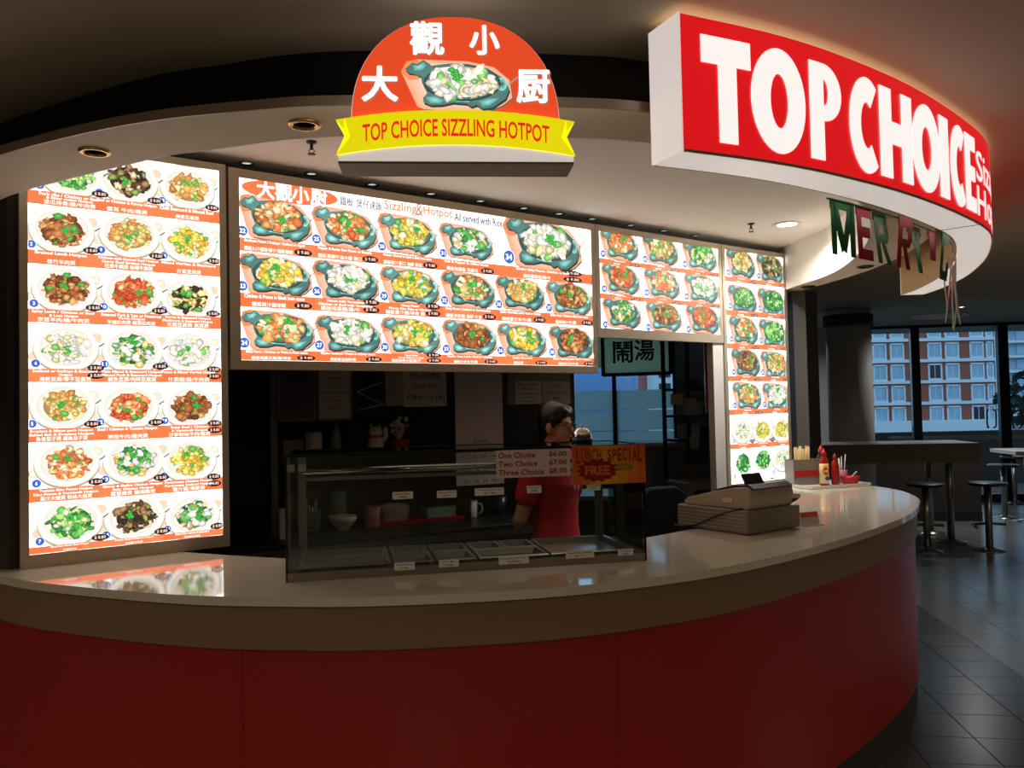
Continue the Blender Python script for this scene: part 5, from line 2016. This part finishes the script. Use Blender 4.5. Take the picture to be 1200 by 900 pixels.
def loft(m, rings, n=24):                         # rings: z, cx, cy, rx, ry
    vs, fs = [], []
    for z, cx, cy, rx, ry in rings:
        for k in range(n):
            a = 2 * pi * k / n
            vs.append((cx + rx * cos(a), cy + ry * sin(a), z))
    for i in range(len(rings) - 1):
        for k in range(n):
            j = (k + 1) % n
            fs.append((i * n + k, i * n + j, (i + 1) * n + j, (i + 1) * n + k))
    fs.append(tuple(range(n - 1, -1, -1)))
    fs.append(tuple((len(rings) - 1) * n + k for k in range(n)))
    m.add(vs, fs, True)


who = thing('person', 'woman in a red printed T-shirt and glasses standing behind the glass case', 'person', (.215, 4.35, 0), radians(-37))
HY = radians(8)                                    # head turn
HM = Matrix.Translation((.012, 0, 1.50)) @ Matrix.Rotation(HY, 4, 'Z')
m = MB()
loft(m, [(.80, 0, 0, .085, .14), (.92, 0, 0, .09, .155), (1.02, 0, 0, .078, .125), (1.12, 0, 0, .082, .128), (1.22, .005, 0, .09, .145), (1.30, 0, 0, .08, .155), (1.36, -.008, 0, .055, .10), (1.40, -.008, 0, .045, .055)])
limb(m, [(-.012, 0, 1.36, .052), (.0, 0, 1.45, .047), (.006, 0, 1.50, .05)])
# skull and face, facing +x
m.ell((-.008, 0, .035), (.088, .074, .093), 24, 16, HM)
m.ell((.022, 0, -.035), (.060, .055, .068), 20, 14, HM)
m.ell((.042, 0, -.082), (.030, .032, .025), 14, 10, HM)
m.ell((.062, 0, .022), (.022, .045, .022), 14, 10, HM)
m.ell((.088, 0, -.018), (.016, .013, .022), 12, 8, HM)
m.ell((.080, 0, .004), (.010, .008, .024), 10, 8, HM)
m.ell((.073, 0, -.052), (.014, .022, .010), 12, 8, HM)
for s in (-1, 1):
    m.ell((-.004, s * .073, -.005), (.022, .011, .032), 12, 8, HM)
    m.ell((.050, s * .036, -.020), (.022, .020, .022), 12, 8, HM)
# right arm: elbow out, hand set on the back of the hip
limb(m, [(0, -.165, 1.325, .046), (-.03, -.20, 1.18, .041), (-.06, -.235, 1.035, .036), (-.10, -.20, 1.02, .034), (-.145, -.135, 1.03, .027), (-.155, -.10, 1.035, .024)])


def hand(m, wrist, along, up, spread_side, curl):
    a, u = Vector(along).normalized(), Vector(up).normalized()
    s = a.cross(u).normalized() * spread_side
    w = Vector(wrist)
    c = w + a * .045
    for k in range(4):
        base = c + s * (-.028 + k * .019) + a * .02
        L = (.060, .072, .068, .052)[k]
        p1 = base + a * L * .5 - u * curl * .012
        p2 = base + a * L * .85 - u * curl * .034
        p3 = base + a * L * .95 - u * curl * .056
        limb(m, [tuple(base) + (.0095,), tuple(p1) + (.0088,), tuple(p2) + (.008,), tuple(p3) + (.007,)], 8)
        limb(m, [tuple(w + s * (-.012 + k * .008)) + (.016,), tuple(base) + (.0115,)], 8)
    tb0 = w + s * -.024 + a * .01
    limb(m, [tuple(tb0) + (.013,), tuple(tb0 + a * .03 + s * -.022 - u * .006) + (.0105,), tuple(tb0 + a * .058 + s * -.026 - u * .016) + (.0088,)], 8)


hand(m, (-.158, -.085, 1.035), (-.0, .95, -.15), (-1, 0, .1), 1, 1.0)
# left arm hangs forward, hand towards the work bench
limb(m, [(0, .155, 1.325, .046), (.0, .165, 1.18, .041), (-.01, .165, 1.06, .036), (.0, .16, .95, .031), (.02, .15, .83, .026), (.025, .148, .81, .024)])
hand(m, (.027, .147, .80), (.15, -.05, -1), (0, 1, 0), -1, .6)
# legs down to the floor
for s in (-1, 1):
    limb(m, [(0, s * .085, .86, .085), (.01, s * .09, .62, .072), (.012, s * .092, .47, .054), (-.005, s * .094, .30, .05), (-.012, s * .095, .10, .036), (-.005, s * .095, .05, .038)])
    limb(m, [(-.03, s * .096, .032, .032), (.06, s * .10, .03, .034), (.15, s * .108, .022, .022)])
body = remesh(m, .0055, 'body', 'skin', who, 5)
# shirt with short sleeves
m = MB()
loft(m, [(.865, 0, 0, .108, .170), (.93, 0, 0, .104, .166), (1.03, .002, 0, .094, .142), (1.12, .004, 0, .098, .144), (1.20, .012, 0, .108, .160), (1.28, .006, 0, .100, .172), (1.335, 0, 0, .082, .168), (1.375, -.004, 0, .066, .105), (1.395, -.006, 0, .060, .070)])
limb(m, [(0, -.150, 1.325, .064), (-.02, -.19, 1.24, .062), (-.035, -.212, 1.155, .060)])
limb(m, [(0, .145, 1.325, .064), (.004, .160, 1.24, .060), (.0, .166, 1.16, .056)])
remesh(m, .007, 'shirt', 'shirt_red', who, 6)
# trousers
m = MB()
loft(m, [(.78, 0, 0, .10, .165), (.86, 0, 0, .102, .165), (.96, 0, 0, .094, .155)])
for s in (-1, 1):
    limb(m, [(0, s * .085, .84, .096), (.01, s * .09, .62, .084), (.012, s * .092, .47, .066), (-.004, s * .094, .30, .062), (-.010, s * .095, .09, .054)])
remesh(m, .009, 'trousers', 'trousers_dark', who, 5)
for s in (-1, 1):
    m = MB()
    limb(m, [(-.035, s * .096, .038, .038), (.06, s * .10, .036, .041), (.15, s * .108, .028, .030)])
    remesh(m, .006, 'shoe', 'plastic_black', who, 3)
# white figures printed on the chest
mat('shirt_print', (222, 206, 206), .8)
for dx, dz, sx, sz in ((0, 0, .016, .026), (.0, .0, .0, .0)):
    pass
for yy, zz, hh in ((.005, 1.195, .020), (.045, 1.19, .022), (.026, 1.235, .020)):
    m = MB()
    x0_ = .118 - 1.3 * yy * yy * 10 * .1
    m.ell((x0_ - .004, yy, zz), (.006, .012, hh), 12, 8)
    m.ell((x0_ - .003, yy, zz + hh * 1.2), (.006, .009, .009), 12, 8)
    m.build('shirt_figure', 'shirt_print', who)
# hair: cap with side parting, knot at the back
m = MB()
m.ell((-.022, 0, .045), (.092, .083, .094), 24, 16, HM)
m.ell((-.060, 0, .0), (.050, .066, .075), 18, 12, HM)
m.ell((.026, -.030, .074), (.062, .048, .046), 16, 12, HM)
m.ell((.026, .030, .074), (.062, .048, .046), 16, 12, HM)
m.ell((.058, .012, .066), (.030, .050, .024), 14, 10, HM)
for s in (-1, 1):
    m.ell((.046, s * .058, .048), (.026, .018, .034), 12, 8, HM)
    m.ell((.020, s * .070, .030), (.018, .012, .040), 12, 8, HM)
    m.ell((-.032, s * .062, .01), (.026, .022, .05), 12, 8, HM)
limb(m, [tuple(HM @ Vector((-.085, 0, .0))) + (.04,), tuple(HM @ Vector((-.105, 0, -.05))) + (.032,), tuple(HM @ Vector((-.10, 0, -.13))) + (.022,), tuple(HM @ Vector((-.095, 0, -.20))) + (.010,)])
remesh(m, .0055, 'hair', 'hair', who, 4)
# features
for s in (-1, 1):
    MB().ell((.079, s * .029, .002), (.006, .012, .006), 12, 8, HM).build('eye', 'ceramic', who)
    MB().ell((.084, s * .029, .002), (.003, .0055, .0055), 10, 8, HM).build('iris', 'plastic_black', who)
    MB().ell((.083, s * .030, .022), (.005, .017, .003), 12, 6, HM).build('eyebrow', 'hair', who)
mat('lips', (170, 92, 84), .5)
MB().ell((.086, 0, -.052), (.005, .018, .006), 12, 8, HM).build('lips', 'lips', who)
gm = MB()
for s in (-1, 1):
    gm.tube([tuple(HM @ Vector((.094, s * .030 + cos(a) * .021, .001 + sin(a) * .015))) for a in [2 * pi * i / 20 for i in range(21)]], .0018, 6, cap=False)
    gm.tube([tuple(HM @ Vector((.094, s * .051, .005))), tuple(HM @ Vector((.05, s * .072, .008))), tuple(HM @ Vector((-.01, s * .080, .004)))], .0018, 6)
gm.tube([tuple(HM @ Vector((.096, -.010, .003))), tuple(HM @ Vector((.098, 0, .006))), tuple(HM @ Vector((.096, .010, .003)))], .0018, 6)
gm.build('glasses', 'plastic_black', who)

# ------------------------------------------------------------------ far seating
tbl = thing('bar_table', 'long high bar table with a deep beige apron in front of the glass wall', 'table', (5.16, 9.2, 0), GA)
MB().box((-.9, .38, 1.09), (1.82, .78, .035), bev=.004).build('top', 'table_laminate', tbl)
MB().box((-.9, -.005, .995), (1.82, .02, .21)).build('apron', 'table_laminate', tbl)
MB().box((-.9, .765, .995), (1.82, .02, .21)).build('apron', 'table_laminate', tbl)
MB().box((-.01, .38, .995), (.02, .76, .21)).build('end_panel', 'table_laminate', tbl)
for x in (-.30, -1.55):
    for y in (.06, .70):
        MB().tube([(x, y, .02), (x, y, 1.07)], .038, 16).build('leg', 'steel', tbl)
        MB().lathe([(.17, 0), (.17, .008), (.06, .03), (.04, .04)], 28, (x, y, 0)).build('foot', 'steel', tbl)
t2 = thing('bar_table', 'bar table with a thin pale top beyond the long one', 'table', (6.9, 10.4, 0), GA)
MB().box((.5, .3, .90), (2.2, .75, .05), bev=.004).build('top', 'column_paint', t2)
for x in (-.3, 1.2):
    MB().tube([(x, .3, .02), (x, .3, .88)], .04, 16).build('leg', 'steel', t2)
    MB().lathe([(.2, 0), (.2, .008), (.06, .03), (.04, .04)], 28, (x, .3, 0)).build('foot', 'steel', t2)
t3 = thing('low_partition', 'pale low panel standing behind the long bar table', 'partition', (5.9, 10.9, 0), GA)
MB().box((-1.6, 0, .52), (3.6, .05, 1.0)).build('panel', 'parapet', t3)
MB().box((-1.6, 0, .06), (3.6, .08, .12)).build('base', 'kick_dark', t3)

st0 = None


def stool(label, x, y, h, foot=None):
    t = thing('bar_stool', label, 'stool', (x, y, 0), GA)
    MB().lathe([(.001, h - .035), (.17, h - .035), (.19, h - .022), (.19, h - .008), (.175, h), (.001, h)], 32).build('seat', 'stool_seat', t)
    MB().tube([(0, 0, .02), (0, 0, h - .03)], .036, 16).build('post', 'steel', t)
    MB().lathe([(.155, 0), (.155, .008), (.06, .028), (.036, .045)], 28).build('base', 'steel', t)
    if foot:
        MB().tube([(-.18 * foot, -.16, .26), (-.16 * foot, .0, .27), (.0, .03, .28), (.17, .0, .27)], .014, 8).build('footrest', 'steel', t)
    return t


for x, y, lb, fo in ((1087, 648, 'dark-topped bar stool beside the end of the red counter', 1), (1160, 647, 'bar stool in front of the far table leg, reflecting the window light', 1), (1178, 609, 'bar stool behind the reflecting one, half hidden by its seat', 0), (1190, 592, 'smallest bar stool close to the glass door', 0), (1131, 595, 'bar stool between the legs of the long bar table', 0)):
    q = pz(x, y - 2, 0)
    stool(lb, q.x, q.y, .715, fo)

# ------------------------------------------------------------------ outside
ou = MB().box((0, 60, -3.2), (400, 200, .2)).build('floor_street', 'asphalt')
struct(ou)
a, b = on_wall(960, 3.0), on_wall(1320, 3.0)
c = (a + b) / 2
zt = py(1080, 506, c.y).z
o = MB().box((c.x, c.y, (zt - 3) / 2), ((b - a).length + 4, .2, zt + 3)).build('terrace_parapet', 'parapet')
tag(o, 'dark low terrace wall outside the glass wall', 'parapet')
D = 115.0
ho = thing('hotel_block', 'brick hotel with white window frames and white bands outside the glass wall', 'building', (0, 0, 0))
xl, xr = py(940, 450, D).x, py(1167, 450, D).x
z_lo, z_hi = -3.1, 20
MB().box(((xl + xr) / 2, D + 6, (z_lo + z_hi) / 2), (xr - xl, 12, z_hi - z_lo)).build('walls', 'brick_far', ho)
zr = [py(1095, y, D).z for y in (485.5, 460.7, 435.7, 411, 386.5)]
dz = (zr[-1] - zr[0]) / 4
zr.append(zr[-1] + dz)
cols = [py(x, 435.7, D).x for x in (966, 987, 1031, 1051.5, 1095.5, 1116, 1145, 1160)]
for i, z in enumerate(zr):
    MB().box(((xl + xr) / 2, D - .1, z - dz * .5 + .1), (xr - xl, .3, .42)).build('band', 'white_far', ho)
    for k, x in enumerate(cols):
        f = MB()
        w, h = (1.74, 2.06) if k < 7 else (.8, 2.06)
        for cc, dd in (((x - w / 2, D - .05, z), (.22, .2, h)), ((x + w / 2, D - .05, z), (.22, .2, h)), ((x, D - .05, z - h / 2), (w + .22, .25, .26)), ((x, D - .05, z + h / 2), (w + .22, .2, .2))):
            f.box(cc, dd)
        f.box((x, D - .03, z), (.07, .1, h))
        fo = f.build('window', 'white_far', ho)
        dark = (k == 4 and i == 2) or (k == 6 and i == 0)
        MB().box((x, D + .02, z), (w, .1, h)).build('pane', 'pane_black' if dark else 'pane_far', fo)
MB().box(((xl + xr) / 2, D - .3, z_lo + 1.0), (xr - xl, .8, 1.6)).build('base_band', 'white_far', ho)
# tower and trees beyond the door
tw = thing('apartment_tower', 'pale apartment tower with stacked balconies seen through the glass door', 'building', (0, 0, 0))
x0_, x1_ = py(1183, 400, 160).x, py(1260, 400, 160).x
MB().box(((x0_ + x1_) / 2, 168, 15), (x1_ - x0_, 12, 50)).build('walls', 'tower_far', tw)
for k in range(12):
    MB().box(((x0_ + x1_) / 2, 161.4, -2 + k * 2.9), (x1_ - x0_, 1.2, .5)).build('balcony', 'white_far', tw)
    MB().box((x0_ + 3.2, 161.9, -.6 + k * 2.9), (1.6, .3, 1.9)).build('pane', 'pane_far', tw)
    MB().box((x0_ + 7.2, 161.9, -.6 + k * 2.9), (1.6, .3, 1.9)).build('pane', 'pane_far', tw)
rt = random.Random(8)
tq = py(1192, 465, 60)
tree = thing('street_tree', 'dark street tree seen through the glass door', 'tree', (tq.x + 1, 60, -3.1))
m = MB()
for k in range(260):
    a, bb = rt.uniform(0, 6.28), rt.uniform(-1, 1)
    r = 2.4 * rt.uniform(.6, 1)
    c = Vector((cos(a) * r * sqrt(1 - bb * bb), sin(a) * r * sqrt(1 - bb * bb), 4.6 + bb * 2.0))
    s = rt.uniform(.25, .45)
    d1 = Vector((rt.uniform(-1, 1), rt.uniform(-1, 1), rt.uniform(-1, 1))).normalized() * s
    d2 = Vector((rt.uniform(-1, 1), rt.uniform(-1, 1), rt.uniform(-1, 1))).normalized() * s
    m.add([c - d1, c - d2, c + d1, c + d2], [(0, 1, 2, 3)])
m.build('foliage', 'leaf_dark', tree, recalc=False)
MB().tube([(0, 0, 0), (0, 0, 3.6)], [.2, .12], 10).build('trunk', 'parapet', tree)
# city seen through the kitchen's rear window
cyl = MB().lathe([(6.0, -3), (6.0, 5.2), (5.6, 5.8), (.01, 6.2)], 48, (py(697, 450, 70).x - 1.6, 76, 0)).build('round_tower', 'tower_blue')
tag(cyl, 'round blue glass building outside the rear kitchen window', 'building')
for xa, xb, Dd, zt_, mm, lb in ((719, 729, 90, 20, 'white_far', 'slim white tower outside the rear kitchen window'), (730, 757, 110, 24, 'tower_far', 'pale blue apartment block outside the rear kitchen window'), (757, 771, 95, 22, 'tower_red', 'red-brown tower outside the rear kitchen window')):
    p0, p1 = py(xa, 450, Dd), py(xb, 450, Dd)
    t = thing('city_block', lb, 'building', ((p0.x + p1.x) / 2, Dd, 0))
    w = p1.x - p0.x
    MB().box((0, 3, zt_ / 2 - 1.5), (w, 6, zt_ + 3)).build('walls', mm, t)
    if mm != 'tower_red':
        for k in range(9):
            for j in range(2):
                MB().box((-w * .25 + j * w * .5, -.02, .6 + k * 2.2), (w * .28, .1, 1.1)).build('window', 'pane_far', t)
t = thing('city_block', 'white framed block with dark windows outside the rear kitchen window', 'building', (py(779, 450, 85).x, 85, 0))
MB().box((0, 3, 10), (1.7, 6, 26)).build('walls', 'white_far', t)
for k in range(9):
    MB().box((0, -.02, .4 + k * 1.5), (1.2, .1, .9)).build('window', 'pane_black', t)
